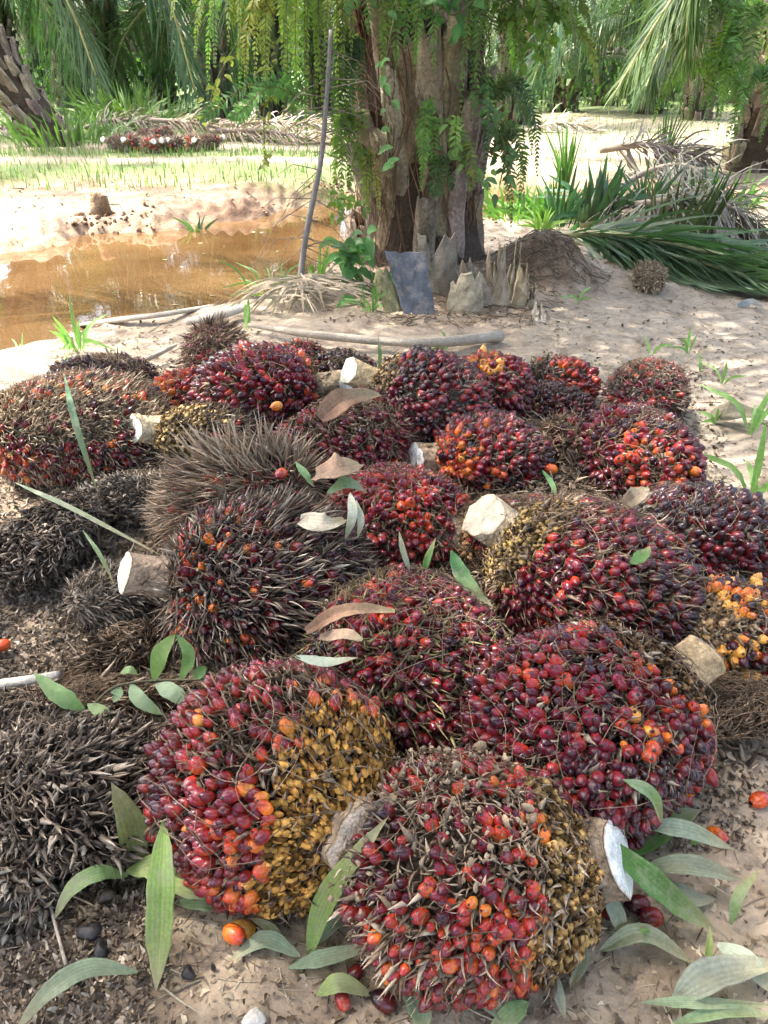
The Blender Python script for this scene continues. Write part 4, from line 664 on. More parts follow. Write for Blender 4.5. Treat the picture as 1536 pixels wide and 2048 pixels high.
LG = [('dark green leaflet lodged left of the tan stub', [(902, 1100, .22), (930, 1160, .22), (985, 1215, .20)], 42, (.05, .16, .05)), ('upright green blade at the pile centre', [(846, 1155, .24), (856, 1115, .28), (872, 1075, .32)], 18, (.09, .24, .05)), ('grey green blade left of the upright one', [(822, 1150, .26), (806, 1100, .30), (798, 1062, .33)], 15, (.22, .28, .20)),
      ('torn green leaf lying on the dark purple bunch', [(1262, 1128, .34), (1285, 1110, .35), (1300, 1092, .35)], 34, (.14, .30, .08)), ('crumpled pale leaf on the dark red middle bunch', [(588, 1312, .30), (650, 1324, .33), (716, 1316, .34)], 28, (.42, .50, .40)), ('long green blade leaning over the left bunch', [(128, 748, .36), (152, 850, .36), (196, 988, .18)], 17, (.10, .22, .11)),
      ('long pale blade crossing the left bunches', [(30, 965, .22), (150, 1020, .26), (335, 1118, .22)], 15, (.30, .36, .22)), ('short blade hanging near the pale crossing one', [(165, 1060, .20), (200, 1110, .18), (228, 1168, .14)], 11, (.18, .30, .14)), ('green leaf shred right of the shaggy bunch', [(592, 925, .32), (612, 950, .33), (628, 975, .30)], 20, (.12, .28, .10)),
      ('limp green leaf draped beside the crimson bunch', [(655, 985, .34), (695, 965, .38), (735, 985, .34)], 36, (.24, .36, .18)), ('curled white leaf hanging by the crimson bunch', [(700, 985, .37), (705, 1030, .36), (690, 1080, .30)], 26, (.58, .60, .50)), ('whitish leaf strip beside the curled one', [(712, 1000, .36), (722, 1040, .34), (715, 1075, .30)], 18, (.50, .52, .42)),
      ('thin green blade at the back of the pile', [(758, 740, .26), (760, 710, .33), (757, 672, .40)], 10, (.16, .30, .13)), ('green sliver beside the small dark bunch', [(1085, 940, .18), (1105, 970, .18), (1112, 1000, .16)], 14, (.10, .25, .09)), ('dark blade at the left of the wide bunch', [(30, 850, .10), (70, 800, .26), (130, 762, .34)], 16, (.12, .20, .11))]
for lb, pth, w, c in LG: single(lb, 'leaf', 'palm_leaflet', pth, w*.8, np.array(c)*.85, twist=.7, group='leaflets lying on the pile')
DL = [('brown fan shaped sheath on the dusty purple bunch', [(632, 950, .36), (680, 935, .42), (722, 930, .38)], 62, (.40, .27, .19)), ('large brown fibrous sheath between the back bunches', [(640, 838, .34), (690, 800, .38), (760, 790, .35)], 52, (.27, .16, .11)), ('rusty folded sheath on the dark red middle bunch', [(612, 1262, .34), (690, 1222, .38), (790, 1222, .38)], 30, (.34, .20, .13)),
      ('tan split husk behind the dark spined bunch', [(600, 1040, .34), (650, 1048, .36), (690, 1040, .32)], 44, (.52, .46, .36)), ('dry brown flap on the middle bunch', [(640, 1275, .32), (690, 1270, .36), (725, 1280, .36)], 26, (.36, .25, .18)), ('torn tan sheath by the purple black bunch', [(1250, 1010, .28), (1275, 990, .32), (1290, 975, .30)], 40, (.38, .30, .22)),
      ('tan chip standing beside the lower left bunch', [(300, 1662, .04), (315, 1610, .08), (333, 1552, .11)], 30, (.48, .38, .25)), ('tan fibrous chip lying below the lower left bunch', [(312, 1655, .03), (360, 1675, .03), (420, 1702, .02)], 34, (.38, .32, .22)), ('dark sheath tip between the front bunches', [(740, 1645, .20), (765, 1620, .23), (790, 1590, .25)], 40, (.23, .22, .22)),
      ('brown curved sheath behind the lower left bunch', [(640, 1500, .10), (700, 1530, .10), (760, 1540, .10)], 50, (.25, .15, .10)), ('dry leaf on the sand right of the pile', [(1425, 835, .02), (1470, 825, .06), (1530, 830, .04)], 46, (.30, .26, .20)), ('grey flake at the right edge beyond the pile', [(1475, 612, .01), (1505, 606, .03), (1530, 622, .02)], 16, (.25, .28, .30))]
for lb, pth, w, c in DL: single(lb, 'dry leaf', 'dry_sheath', pth, w, np.array(c)*.8, 1, m=M_dead, twist=.5, prof=[.5, .9, 1, .9, .75, .3], cup=.4, group='dry sheaths in and around the pile')
# spray of leaflets at the left
plant('sprig of wavy green leaflets on a thin stem at left', 'sprig', 'leaf_sprig', [([(308, 1362, .16), (322, 1305, .22), (352, 1268, .25)], 34, G1, 0), ([(360, 1362, .16), (378, 1310, .22), (352, 1268, .25)], 26, (.16, .27, .09), 0), ([(170, 1420, .12), (118, 1390, .16), (68, 1346, .18)], 36, (.24, .36, .15), 0),
      ([(175, 1408, .13), (208, 1432, .13), (196, 1478, .09)], 30, (.26, .36, .15), 0), ([(262, 1368, .15), (280, 1400, .15), (326, 1430, .12)], 30, (.28, .38, .22), 0), ([(312, 1368, .16), (345, 1385, .16), (386, 1414, .13)], 34, (.33, .43, .27), 0), ([(240, 1375, .14), (232, 1390, .15), (225, 1402, .13)], 24, (.26, .36, .2), 0),
      ([(90, 1500, .09), (118, 1490, .11), (120, 1462, .12)], 22, (.22, .34, .12), 0), ([(385, 1360, .16), (400, 1345, .18), (412, 1332, .19)], 24, (.12, .22, .07), 0), ([(240, 1345, .15), (258, 1340, .17), (275, 1348, .16)], 18, (.24, .34, .14), 0)],
      stem=[(-20, 1545, .04), (90, 1480, .08), (175, 1420, .12), (245, 1368, .15), (420, 1358, .17)], m=mat('sprig_leaf', .5, .35, (15, .2), (90, .15), .3, 120, transl=.3))
# loose fruits on the ground
LF = [('orange tipped red fruit on the sand below the lower left bunch', 472, 1888, 5, .030), ('orange chopped fruit touching the red one on the sand', 484, 1866, 7, .010), ('red fruit at the left edge above the pale stick', 10, 1312, 4, .035), ('orange fruit at the lower left foot of the front bunch', 795, 1932, 6, .015), ('red orange fruit below the front bunch', 872, 1990, 5, .015),
      ('orange fruit resting on the red orange one below the front bunch', 884, 1968, 6, .028), ('dark round fruit at the bottom edge', 768, 2012, 0, .015), ('small dark red fruit above the pale bottom leaf', 710, 1955, 1, .012), ('small red fruit under the pale bottom leaf', 686, 2008, 3, .012), ('dark fruit with orange side nearest the cut face', 1222, 1836, 1, .02),
      ('dark fruit with orange end, middle of the trio', 1272, 1822, 1, .02), ('maroon fruit with bright orange end, lowest of the trio', 1298, 1848, 2, .02), ('dusty orange fruit among leaves at right', 1430, 1682, 5, .015), ('dusty pinkish fruit at the right edge', 1515, 1610, 4, .015), ('small red fruit beside the cut face', 1232, 1748, 5, .02),
      ('orange eaten fruit on the muddy left bunches', 147, 1002, 6, .13), ('orange fruit standing on the back left bunch', 553, 812, 6, .26), ('red fruit caught in the shaggy bunch', 562, 948, 4, .30), ('small orange fruit between dark fruits at right', 1102, 938, 5, .14), ('orange bead on the right sand edge of the pile', 1432, 1002, 6, .02)]
r = np.random.default_rng(12)
for lb, x, y, t, z in LF:
    q = PG(x, y) if z < .12 else P(x, y, z); 
    if z < .12: q[2] += z
    s_ = .0165 if z != .012 else .012; o = link('palm_fruit', FR_ME[t][0], loc=tuple(q)); o.rotation_euler = (r.uniform(1.1, 1.9), r.uniform(0, 6), r.uniform(0, 6)); o.scale = (s_, s_, s_*1.2); tag(o, lb, 'fruit', 'loose fruits')
NT = [('shrivelled black seed on the bottom sand', 427, 1940, 8, 22), ('wrinkled brown nut beside the seedling', 218, 1798, 26, 22), ('black charred lump on the lower left soil', 203, 1905, 28, 20), ('flat brown dried nut left of the black lump', 182, 1870, 34, 22), ('grey brown pebble in the left debris', 156, 1718, 14, 12), ('dark pebble between the left bunches', 22, 1590, 12, 12), ('dark stone beside the bottom seedling leaf', 378, 1950, 22, 14), ('whitish stone at the bottom edge', 510, 2040, 34, 16)]
for i, (lb, x, y, w, h) in enumerate(NT):
    q = PG(x, y); k = mpp(q); mb = lathe([(-.8, .4), (-.4, .85), (0, 1), (.4, .9), (.75, .55), (.95, .15)], 12, lambda z: np.array((.55, .53, .48) if i == 7 else [(.03, .028, .03), (.10, .07, .055), (.025, .025, .025)][i % 3]), .16, i); V, a_, b_, C = mb.template(); mb.V = [V+.06*waves(i, 8, 3, 6)(V)[:, None]*V]; mb.C = [C]
    o = link('dried_nut' if i != 7 else 'stone', mb.mesh('dried_nut', M_nut), loc=tuple(q+np.array([0, 0, h*k*.5]))); o.scale = (w*k*.7, w*k*.55, h*k*.7); o.rotation_euler = (0, 0, i); tag(o, lb, 'stone' if i == 7 else 'nut', 'dried nuts and stones')

# ---------------------------------------------------------------- woody things round the trunk
def tubeobj(label, cat, name, pts, rad, col, m=M_wood, k=10, flat=1.0, group=None, end=None):
    X = catmull(pts, 26); mb = MB(); n = len(X); rr = np.interp(np.linspace(0, 1, n), np.linspace(0, 1, len(rad)), rad); mb.tube(X, rr, col, k=k); b = X.mean(0)
    V = mb.V[0]; w = waves(int(abs(b[0]*100)), 8, 15, 40)(V); Xr = np.repeat(X, k, 0); V = Xr+(V-Xr)*(1+.08*w[:, None]); V[:, 2] = Xr[:, 2]+(V[:, 2]-Xr[:, 2])*flat; mb.V[0] = V
    return tag(link(name, mb.mesh(name, m, b), loc=tuple(b)), label, cat, group)
tubeobj('long pale grey fallen frond stalk curving behind the pile', 'frond stalk', 'fallen_frond_stalk', pz([(498, 650, .04), (620, 668, .05), (760, 682, .05), (880, 684, .05), (1000, 672, .04)]), [.014, .024, .028, .030, .036], (.33, .29, .23), flat=.8)
tubeobj('bleached flat frond strip at the pond edge', 'frond stalk', 'fallen_frond_stalk', pz([(112, 657, .0), (210, 643, .04), (330, 628, .05), (425, 612, .06)]), [.012, .028, .030, .02], (.40, .36, .30), flat=.5)
tubeobj('short broken grey stalk chunk by the pond edge', 'frond stalk', 'fallen_frond_stalk', pz([(372, 645, .03), (430, 632, .05), (486, 616, .06)]), [.03, .045, .03], (.42, .38, .32), flat=.6)
tubeobj('pale grey stick entering from the left edge', 'stick', 'bare_stick', pz([(-20, 1372, .05), (60, 1360, .07), (118, 1348, .08)]), [.012, .012, .008], (.48, .44, .38))
tubeobj('thin straight twig standing in the lower left debris', 'stick', 'bare_stick', pz([(52, 1630, .10), (92, 1780, .05), (132, 1930, .01)]), [.0025, .0028, .003], (.38, .33, .27))
tubeobj('curved twig branch at the left middle above the pile', 'stick', 'bare_stick', pz([(275, 728, .03), (320, 706, .06), (352, 690, .06)]), [.012, .012, .008], (.35, .31, .26))
tubeobj('dark bent root at the right of the pile', 'stick', 'bare_stick', pz([(1400, 960, .03), (1440, 1000, .05), (1475, 1010, .02)]), [.008, .006, .004], (.16, .11, .08))
# leaning bare midrib with stubs of leaflets
b0 = Q(596, 596, 4.55); t0 = Q(662, 60, 4.75); X = catmull([b0, Q(612, 470, 4.58), Q(640, 330, 4.65), Q(653, 200, 4.7), t0], 30); root = empty('bare_midrib', tuple(b0), 'grey bare frond midrib leaning upright beside the trunk', 'frond stalk')
mb = MB(); mb.tube(X, np.linspace(.019, .012, 30), (.21, .19, .175), k=6); part('midrib', mb, M_wood, root)
mb = MB(); r = np.random.default_rng(3)
for i in range(90):
    j = r.integers(1, 28); sd = r.choice([-1, 1]); d = nrm(np.array([sd, r.normal()*.3, r.uniform(-.9, .4)])); L = r.choice([.05, .05, .05, .35, .5])*r.uniform(.6, 1.2)
    mb.tube([X[j], X[j]+d*L*.5+np.array([0, 0, .02*L]), X[j]+d*L+np.array([0, 0, -.35*L*(L > .1)])], [.003, .0022, .0006], (.20, .17, .13), k=4, caps=False)
tag(part('leaflet_stub_mass', mb, M_spike, root), kind='stuff')
mb = MB(); c = PG(600, 610)
for i in range(95):
    a = r.uniform(-3.0, .8); L = r.uniform(.15, .65); d = np.array([math.cos(a), math.sin(a)*.6, 0]); p0 = c+np.array([r.normal()*.09, r.normal()*.07, .18*r.uniform(.2, 1)]); p2 = c+d*L; p2[2] = gh1(p2[0], p2[1])+.015
    blade(mb, [p0, (p0+p2)/2+np.array([0, 0, .05]), p2], r.uniform(.008, .02), np.array([.34, .28, .21])*r.uniform(.6, 1.3), n=8, twist=2.5*r.normal(), seed=i)
o = link('dead_leaflets', mb.mesh('dead_leaflets', M_dead, c), loc=tuple(c)); tag(o, 'heap of dry grey leaflets at the foot of the leaning midrib', 'dry leaves')
def slab(label, px, py, w, h, col, seed, lean=(0, .1), jag=.25, th=.04, curve=.15, dy=0.0, cat='stump', name='cut_frond_base', m=None, group='cut frond bases round the trunk foot', top=1.0, rot=0.0):
    """upright fibrous slab; px,py is the middle of its foot, w,h in picture pixels"""
    r = np.random.default_rng(seed); b = PG(px, py); b[1] += dy; k = mpp(b); W = w*k; H = h*k/0.93; n, mm = 10, 9; u = np.linspace(0, 1, n); v = np.linspace(-1, 1, mm); jg = jag*np.abs(r.normal(size=mm)) if jag else np.zeros(mm)
    F = np.zeros((n, mm, 3)); ca, sa = math.cos(rot), math.sin(rot)
    for i in range(n):
        for j in range(mm):
            x = v[j]*W/2*(1+(top-1)*u[i])+lean[0]*H*u[i]; y = curve*W*(v[j]**2)+lean[1]*H*u[i]; F[i, j] = (x*ca-y*sa, x*sa+y*ca, -.03+(H+.03)*u[i]*(1-jg[j]*u[i]))
    F += r.normal(size=F.shape)*.003; nb = np.array([-sa*th, ca*th, 0]); B_ = F+nb; b2 = b
    mb = MB(); C = np.array(col)*(1+.2*r.normal(size=(n, mm, 1))); C = C*np.ones((n, mm, 3)); mb.grid(F+b, C.reshape(-1, 3)); mb.grid((B_+b)[:, ::-1], C[:, ::-1].reshape(-1, 3)*.7)
    e = np.stack([B_[-1], F[-1]])+b; mb.grid(e[::-1], C[-1].mean(0)*1.3); mb.grid(np.stack([F[:, 0], B_[:, 0]])+b, C[0, 0]); mb.grid((np.stack([F[:, -1], B_[:, -1]])+b)[::-1], C[0, 0])
    return tag(link(name, mb.mesh(name, m or M_wood, b), loc=tuple(b)), label, cat, group)
slab('dark slate blue sheet propped against the trunk foot', 842, 630, 62, 110, (.095, .105, .125), 1, (-.28, .25), .03, .006, .02, m=M_slate, cat='sheet', name='roofing_sheet', group=None, top=1.3)
slab('wide grey fibrous frond base right of the dark sheet', 885, 606, 78, 112, (.20, .17, .13), 2, (-.10, .25), .18, top=.95, dy=.12)
slab('squat pale frond base with a slanted white edge', 930, 628, 78, 72, (.34, .29, .20), 3, (.05, .2), .12, top=.75)
slab('tall splintered pale frond base at right of the trunk foot', 1000, 612, 46, 112, (.30, .24, .165), 4, (-.10, .1), .40, top=.8)
slab('leaning torn frond base with stringy left edge', 975, 616, 48, 90, (.26, .21, .155), 5, (-.45, .1), .30, top=.9)
slab('thin sharp splinter of frond base', 1022, 608, 26, 118, (.36, .31, .22), 6, (.05, .05), .4, top=.6, dy=.05)
slab('short pointed yellowish frond base', 1040, 612, 30, 75, (.38, .30, .19), 7, (.05, .1), .4, top=.65)
slab('low tan splinter at the end of the row', 1060, 616, 18, 50, (.34, .29, .2), 8, (.1, .1), .5, top=.4)
slab('mossy tilted frond base behind the dark sheet at its left', 792, 625, 40, 80, (.20, .19, .10), 11, (-.4, .2), .2, top=.9)
slab('pale pointed chip on the sand right of the splinters', 1080, 645, 40, 30, (.50, .42, .32), 12, (0, .5), .5, top=.3)
# broad leaved creeper at the trunk foot
def ovleaf(mb, c, d, L, W, col, seed): blade(mb, [c, c+d*L*.5+np.array([0, 0, .12*L]), c+d*L-np.array([0, 0, .08*L])], W, col, n=8, prof=[.15, .75, 1, .9, .55, .03], cup=.25, seed=seed)
def creeper(label, pts, n, L, col, Y, seed, cat='creeper', name='creeper'):
    r = np.random.default_rng(seed); X = catmull([Q(x, y, Y) for x, y in pts], 30); b = X[0]; root = empty(name, tuple(b), label, cat); mb = MB(); mb.tube(X, .004, (.12, .14, .05), k=5); part('stem', mb, M_wood, root); mb = MB()
    for i in range(n):
        j = r.integers(0, 30); a = r.uniform(0, 6.28); d = nrm(np.array([math.cos(a), -.5+.2*r.normal(), math.sin(a)*.7-.3])); o_ = X[j]+r.normal(size=3)*np.array([.05, .04, .05])*L/.1
        ovleaf(mb, o_, d, L*r.uniform(.6, 1.25), L*.5*r.uniform(.8, 1.1), np.array(col)*r.uniform(.7, 1.3), i)
    part('foliage', mb, M_fern, root)
creeper('broad leaved green plant at the left foot of the trunk', [(790, 620), (745, 580), (705, 540), (690, 500), (740, 480)], 60, .12, (.10, .22, .07), 4.62, 1)
creeper('broad leaves hanging over the mossy base beside the dark sheet', [(800, 560), (770, 590), (745, 610), (780, 560)], 22, .12, (.10, .25, .07), 4.5, 2)
creeper('small leaved sprig on the left bark above the water', [(735, 420), (700, 400), (675, 400), (690, 430)], 24, .07, (.16, .24, .06), 4.8, 3)
creeper('heart leaved vine hanging down the front of the trunk', [(800, -20), (772, 120), (768, 200), (777, 300), (775, 330)], 11, .085, (.14, .28, .10), 4.70, 4)
creeper('vine with large leaves at the top of the trunk', [(840, -30), (880, 0), (905, 30), (960, -10)], 14, .11, (.09, .22, .06), 4.72, 5)
creeper('light green vine leaves on the lower right bark', [(885, 230), (900, 290), (930, 320), (960, 350)], 22, .07, (.18, .28, .08), 4.78, 6)
creeper('pinnate leafy branch right of the trunk', [(980, -30), (1040, 20), (1110, 30), (1075, 100)], 60, .09, (.15, .24, .05), 5.0, 7)
creeper('drooping leafy twig right of the trunk', [(960, 200), (990, 250), (1010, 300), (1000, 370)], 34, .08, (.13, .22, .08), 5.0, 8)
creeper('yellowing twig hanging at the left over the far bank', [(500, -20), (490, 60), (460, 110), (430, 170), (415, 235)], 30, .06, (.30, .32, .08), 4.9, 9)
creeper('thin twig with tiny leaves hanging over the pond', [(545, 60), (535, 150), (528, 230), (530, 330)], 40, .05, (.22, .24, .06), 4.85, 10)
# felled and dead fronds at the right
def fallen(label, pth, n, ln, wd, col, seed, m=M_leaf, name='fallen_frond', group='felled fronds at the right', **k):
    X = pz(pth); b = np.mean(X, 0); mb = MB(); kw = dict(sweep=35, lift=.15, droop=.4, rad=(.035, .012), seed=seed, plume=.3, floor=gh1(b[0], b[1])+.01); kw.update(k); frond_into(mb, X, n, ln, wd, col, **kw)
    return tag(link(name, mb.mesh(name, m, b), loc=tuple(b)), label, 'palm frond', group)
fallen('freshly felled dark green frond sweeping to the right edge', [(1090, 470, .12), (1230, 470, .20), (1400, 500, .15), (1600, 560, .05)], 120, .95, .030, (.07, .13, .06), 1, sweep=22, lift=.0, plume=.25, droop=.25)
fallen('green frond lying in front with leaflets fanned over the sand', [(1130, 478, .05), (1260, 500, .10), (1420, 530, .10), (1580, 590, .04)], 110, .75, .026, (.10, .16, .08), 2, sweep=25, lift=-.1, droop=.35, sides=(1, 1), limp=.1)
fallen('frond butt with stiff upright dark leaflets behind the felled one', [(1240, 460, .05), (1330, 484, .08), (1400, 488, .08)], 16, .55, .035, (.055, .075, .03), 3, sweep=80, lift=2.2, plume=.15, droop=-.1, sides=(1,), start=.3, lenf=lambda t: .7+.3*t)
fallen('dark stiff fan of leaflets at the left end of the felled fronds', [(1160, 450, .06), (1190, 445, .08), (1230, 440, .10)], 14, .50, .045, (.04, .075, .04), 4, sweep=70, lift=1.6, plume=.5, droop=-.05, start=0)
DG_ = (.19, .175, .16)
for i, (lb, pth) in enumerate([('grey dead frond arching over the heap at right', [(1200, 400, .1), (1290, 345, .3), (1370, 330, .4), (1430, 380, .2)]), ('dead grey frond drooping towards the right edge', [(1200, 420, .1), (1330, 400, .35), (1430, 390, .35), (1500, 440, .1)]), ('bleached dead frond with curled tips at right', [(1300, 430, .2), (1400, 400, .35), (1470, 420, .3), (1530, 470, .1)]), ('brownish dead frond at the heap foot', [(1180, 430, .1), (1260, 440, .15), (1350, 440, .2), (1450, 450, .1)])]):
    fallen(lb, pth, 80, .70, .020, np.array([(.15, .15, .125), (.19, .185, .155), (.22, .20, .165), (.14, .115, .09)][i]), 10+i, m=M_dead, name='dead_frond', group='dead fronds in the right heap', sweep=60, lift=-.05, plume=.5, droop=.7, rcol=(.30, .25, .2), limp=.15)
def tuft(label, px, py, n, L, w, col, seed, spread=.5, droop=.5, name='grass_clump', cat='grass clump', group=None, z=0, r0=.05):
    r = np.random.default_rng(seed); c = PG(px, py); mb = MB()
    for i in range(n):
        a = r.uniform(0, 6.28); sp = abs(r.normal())*spread; d = nrm(np.array([math.cos(a)*sp, math.sin(a)*sp, 1])); l = L*r.uniform(.5, 1.15); p = c+np.array([math.cos(a), math.sin(a), 0])*r0*r.uniform(); h = np.array([d[0], d[1], 0])*droop*l
        blade(mb, [p, p+d*l*.5, p+d*l+h-np.array([0, 0, np.linalg.norm(h)*.8])], w*r.uniform(.7, 1.2), np.array(col)*r.uniform(.65, 1.35), n=7, seed=i, twist=r.normal()*.5, up=(d[0]*-1, -1, .4))
    return tag(link(name, mb.mesh(name, M_fern, c), loc=tuple(c)), label, cat, group)
tuft('tall upright green grass clump left of the felled fronds', 1128, 395, 34, .85, .028, (.09, .19, .05), 1, .22, .25)
tuft('thin tall grass rising behind the dead fronds', 1322, 345, 24, .95, .022, (.10, .19, .06), 2, .3, .35)
tuft('dense low green plant at the left of the heap', 1095, 440, 60, .40, .035, (.10, .21, .05), 3, .8, .5, r0=.25)
tuft('broad bladed plant with drooping leaves behind the mound', 1190, 455, 40, .55, .045, (.06, .14, .07), 4, .9, .9, r0=.15)
tuft('bright green weeds beside the orange bank', 1030, 440, 60, .35, .03, (.14, .27, .06), 5, .8, .4, r0=.3)
tuft('grass tuft in front of the mound plant', 1085, 470, 26, .30, .022, (.20, .32, .08), 6, .6, .5)
tuft('weeds at the base of the right edge palm', 1440, 420, 50, .40, .03, (.12, .23, .06), 7, .8, .5, r0=.4)
tuft('leafy sprout on the far bank right of the trunk', 1000, 400, 30, .4, .03, (.15, .27, .07), 8, .7, .5, r0=.15)
tuft('lily like sprout on the pond edge at left', 155, 700, 12, .26, .024, (.22, .38, .12), 9, .9, .8)
tuft('thin sprout at the left water line', 35, 690, 7, .24, .010, (.22, .36, .12), 10, 1.2, .9)
tuft('blade sprouting by the pale strip at the pond edge', 490, 660, 4, .18, .022, (.28, .42, .16), 11, .2, .1)
tuft('green sprout at the foot of the dark sheet', 745, 625, 14, .16, .012, (.15, .27, .08), 12, .8, .5)
tuft('grass along the water left of the midrib', 545, 590, 26, .28, .012, (.15, .25, .08), 13, .9, .6, r0=.15)
tuft('tall sprout by the water beside the midrib', 635, 585, 10, .28, .02, (.16, .28, .07), 14, .4, .3)
for i, (lb, x, y, n, L) in enumerate([('three bladed sprout on the right sand', 1375, 708, 5, .17), ('sprout by the sand at upper right of the pile', 1300, 712, 2, .13), ('little sprout below the mound', 1155, 605, 3, .15), ('sprout behind the fallen stalk', 895, 700, 3, .13), ('sprout just right of the sheet on the stalk', 950, 685, 2, .11), ('tall blades at the right edge beside the dry leaf', 1500, 870, 5, .30), ('arched blades at the right edge mid way', 1505, 1000, 5, .26), ('thin sprout right of the pile', 1445, 770, 3, .14), ('small sprout beside the dry leaf on the right sand', 1432, 850, 4, .10), ('lone blade at lower right sand', 1300, 1890, 1, .10), ('grass sprout below the lower left bunch', 425, 1790, 7, .10), ('grassy sprout at the right middle edge', 1400, 745, 2, .12)]):
    tuft(lb, x, y, n, L, .016 if L < .2 else .022, (.22, .36, .12), 60+i, .7, .6, group='sprouts on the sand', r0=.01)
# bank details and the far debris
tuft('small fern at the far water line', 395, 448, 16, .40, .03, (.07, .12, .06), 80, .9, .6)
for i, (lb, x, y, w, h, c_) in enumerate([('brown stump on the far bank', 200, 425, 46, 46, (.20, .14, .09)), ('dark rotten log end beyond the grass', 295, 236, 40, 18, (.25, .24, .24))]):
    q = PG(x, y); k = mpp(q); mb = lathe([(0, .8), (.2, 1.0), (.5, .85), (.8, .8), (.95, .6), (1.0, .2)], 16, lambda z: np.array(c_), .14, i)
    V, a_, b_, C = mb.template(); mb.V = [V*(1+.12*waves(i+4, 8, 4, 9)(V))[:, None]]; mb.C = [C*(1+.2*rng.normal(size=(len(C), 1)))]; o = link('old_stump', mb.mesh('old_stump', M_bark), loc=tuple(q-np.array([0, 0, .05]))); o.scale = (w*k*.5, w*k*.5, h*k); tag(o, lb, 'stump')
FD = [('pinkish dead frond lying beyond the far bunches', [(420, 262, .3), (520, 262, .5), (600, 275, .4), (660, 290, .1)], (.50, .38, .30)), ('brown dead frond on the debris heap', [(300, 240, .5), (380, 245, .7), (450, 258, .4), (520, 268, .1)], (.34, .26, .2)), ('grey dead frond left on the debris heap', [(170, 255, .2), (230, 240, .6), (290, 245, .5), (340, 262, .2)], (.32, .28, .22)), ('dead frond at the far left below the leaning palm', [(-40, 262, .3), (30, 255, .4), (80, 262, .3), (130, 270, .1)], (.22, .19, .16)), ('pale dead frond before the far palms right', [(440, 250, .3), (540, 244, .5), (620, 248, .3), (660, 262, .2)], (.55, .46, .38)),
      ('bleached debris frond in the sunny gap', [(1050, 262, .2), (1110, 248, .6), (1160, 250, .5), (1200, 264, .2)], (.55, .48, .42)), ('grey debris frond left of the right edge palm', [(1200, 300, .2), (1290, 290, .4), (1360, 300, .3), (1420, 320, .1)], (.34, .30, .28))]
for i, (lb, pth, c_) in enumerate(FD):
    X = [Q(x, y, 16.5+i*.3 if x < 800 or i < 5 else (19 if i == 5 else 11)) for x, y, _ in pth]; b = np.mean(X, 0); mb = MB(); frond_into(mb, X, 90, .8, .03, np.array(c_)*.75, sweep=60, lift=.1, droop=.5, rad=(.05, .02), rcol=(.3, .24, .18), seed=i+70, plume=.5, limp=.15, floor=gh1(b[0], b[1])+.02)
    tag(link('dead_frond', mb.mesh('dead_frond', M_dead, b), loc=tuple(b)), lb, 'palm frond', 'dead fronds on the far side')
tuft('green scrub heap among the far debris', 265, 262, 260, 1.0, .06, (.13, .20, .06), 90, .9, .5, name='scrub_heap', cat='shrub', r0=1.3)
tuft('weedy clump before the leaning palm foot', 140, 292, 120, .7, .05, (.12, .20, .06), 91, .6, .4, name='scrub_heap', cat='shrub', r0=1.0)
# ---------------------------------------------------------------- ground cover
def scatter_px(x0, x1, y0, y1, n, r, poly=None):
    px = r.uniform(x0, x1, n); py = r.uniform(y0, y1, n)
    d = np.stack([(px-CX0)/FPX, math.cos(PITCH)+(CY0-py)/FPX*math.sin(PITCH), -math.sin(PITCH)+(CY0-py)/FPX*math.cos(PITCH)], -1); q = CAM+d*((0.0-CAM_H)/d[:, 2])[:, None]
    ok = (sdf(q[:, 0], q[:, 1]) > .12); q = q[ok]; q[:, 2] = gh(q[:, 0], q[:, 1]); return q
FLK = (np.array([[-.5, 0, 0], [.5, 0, .1], [.7, .6, .35], [-.1, .7, .12], [.25, 1.5, .2], [.0, 1.6, .15]]), np.array([[0, 1, 2, 3], [3, 2, 4, 5]]), np.zeros((0, 3), int), np.ones((6, 3)))
TW = spike_T(.12, ((1,)*3, (1,)*3), w=.02, flat=1)
def litter(name, regs, m, pal, T, smin, smax, seed, flat=.25):
    r = np.random.default_rng(seed); mb = MB()
    for x0, x1, y0, y1, n, k in regs:
        if x0 < -50: n = int(n*(x1-x0+300)/(x1-x0)); x0 -= 300
        q = scatter_px(x0, x1, y0, y1, n, r); n = len(q); dz = nrm(r.normal(size=(n, 3))*np.array([flat, flat, 0])+np.array([0, 0, 1]))
        if T is TW: a = r.uniform(0, 6.28, n); M = frame(np.stack([np.cos(a), np.sin(a), r.normal(size=n)*.12], -1))
        else: M = rotz_batch(frame(dz), r.uniform(0, 6.28, n))
        s = r.uniform(smin, smax, n)*k*r.uniform(.5, 1.3, n); mb.inst(T, M*s[:, None, None], q+np.array([0, 0, .003]), np.array(pal)[r.integers(0, len(pal), n)]*r.uniform(.6, 1.3, (n, 1)))
    o = link(name, mb.mesh(name, m)); tag(o, kind='stuff')
DK = [(.15, .115, .085), (.08, .06, .047), (.25, .195, .15), (.38, .32, .25), (.19, .15, .115)]
litter('husk_litter', [(-60, 360, 1130, 1420, 12000, 1), (-60, 330, 1640, 1960, 9000, .9), (-60, 250, 900, 1130, 4000, 1.1), (250, 1500, 1250, 1700, 9000, .9), (180, 1450, 720, 1250, 10000, 1.5), (300, 1250, 1780, 2060, 800, .6), (-60, 300, 1900, 2060, 1600, .8), (1350, 1560, 1050, 1700, 1200, .8)], M_spike, DK, FLK, .0035, .0115, 1, .8)
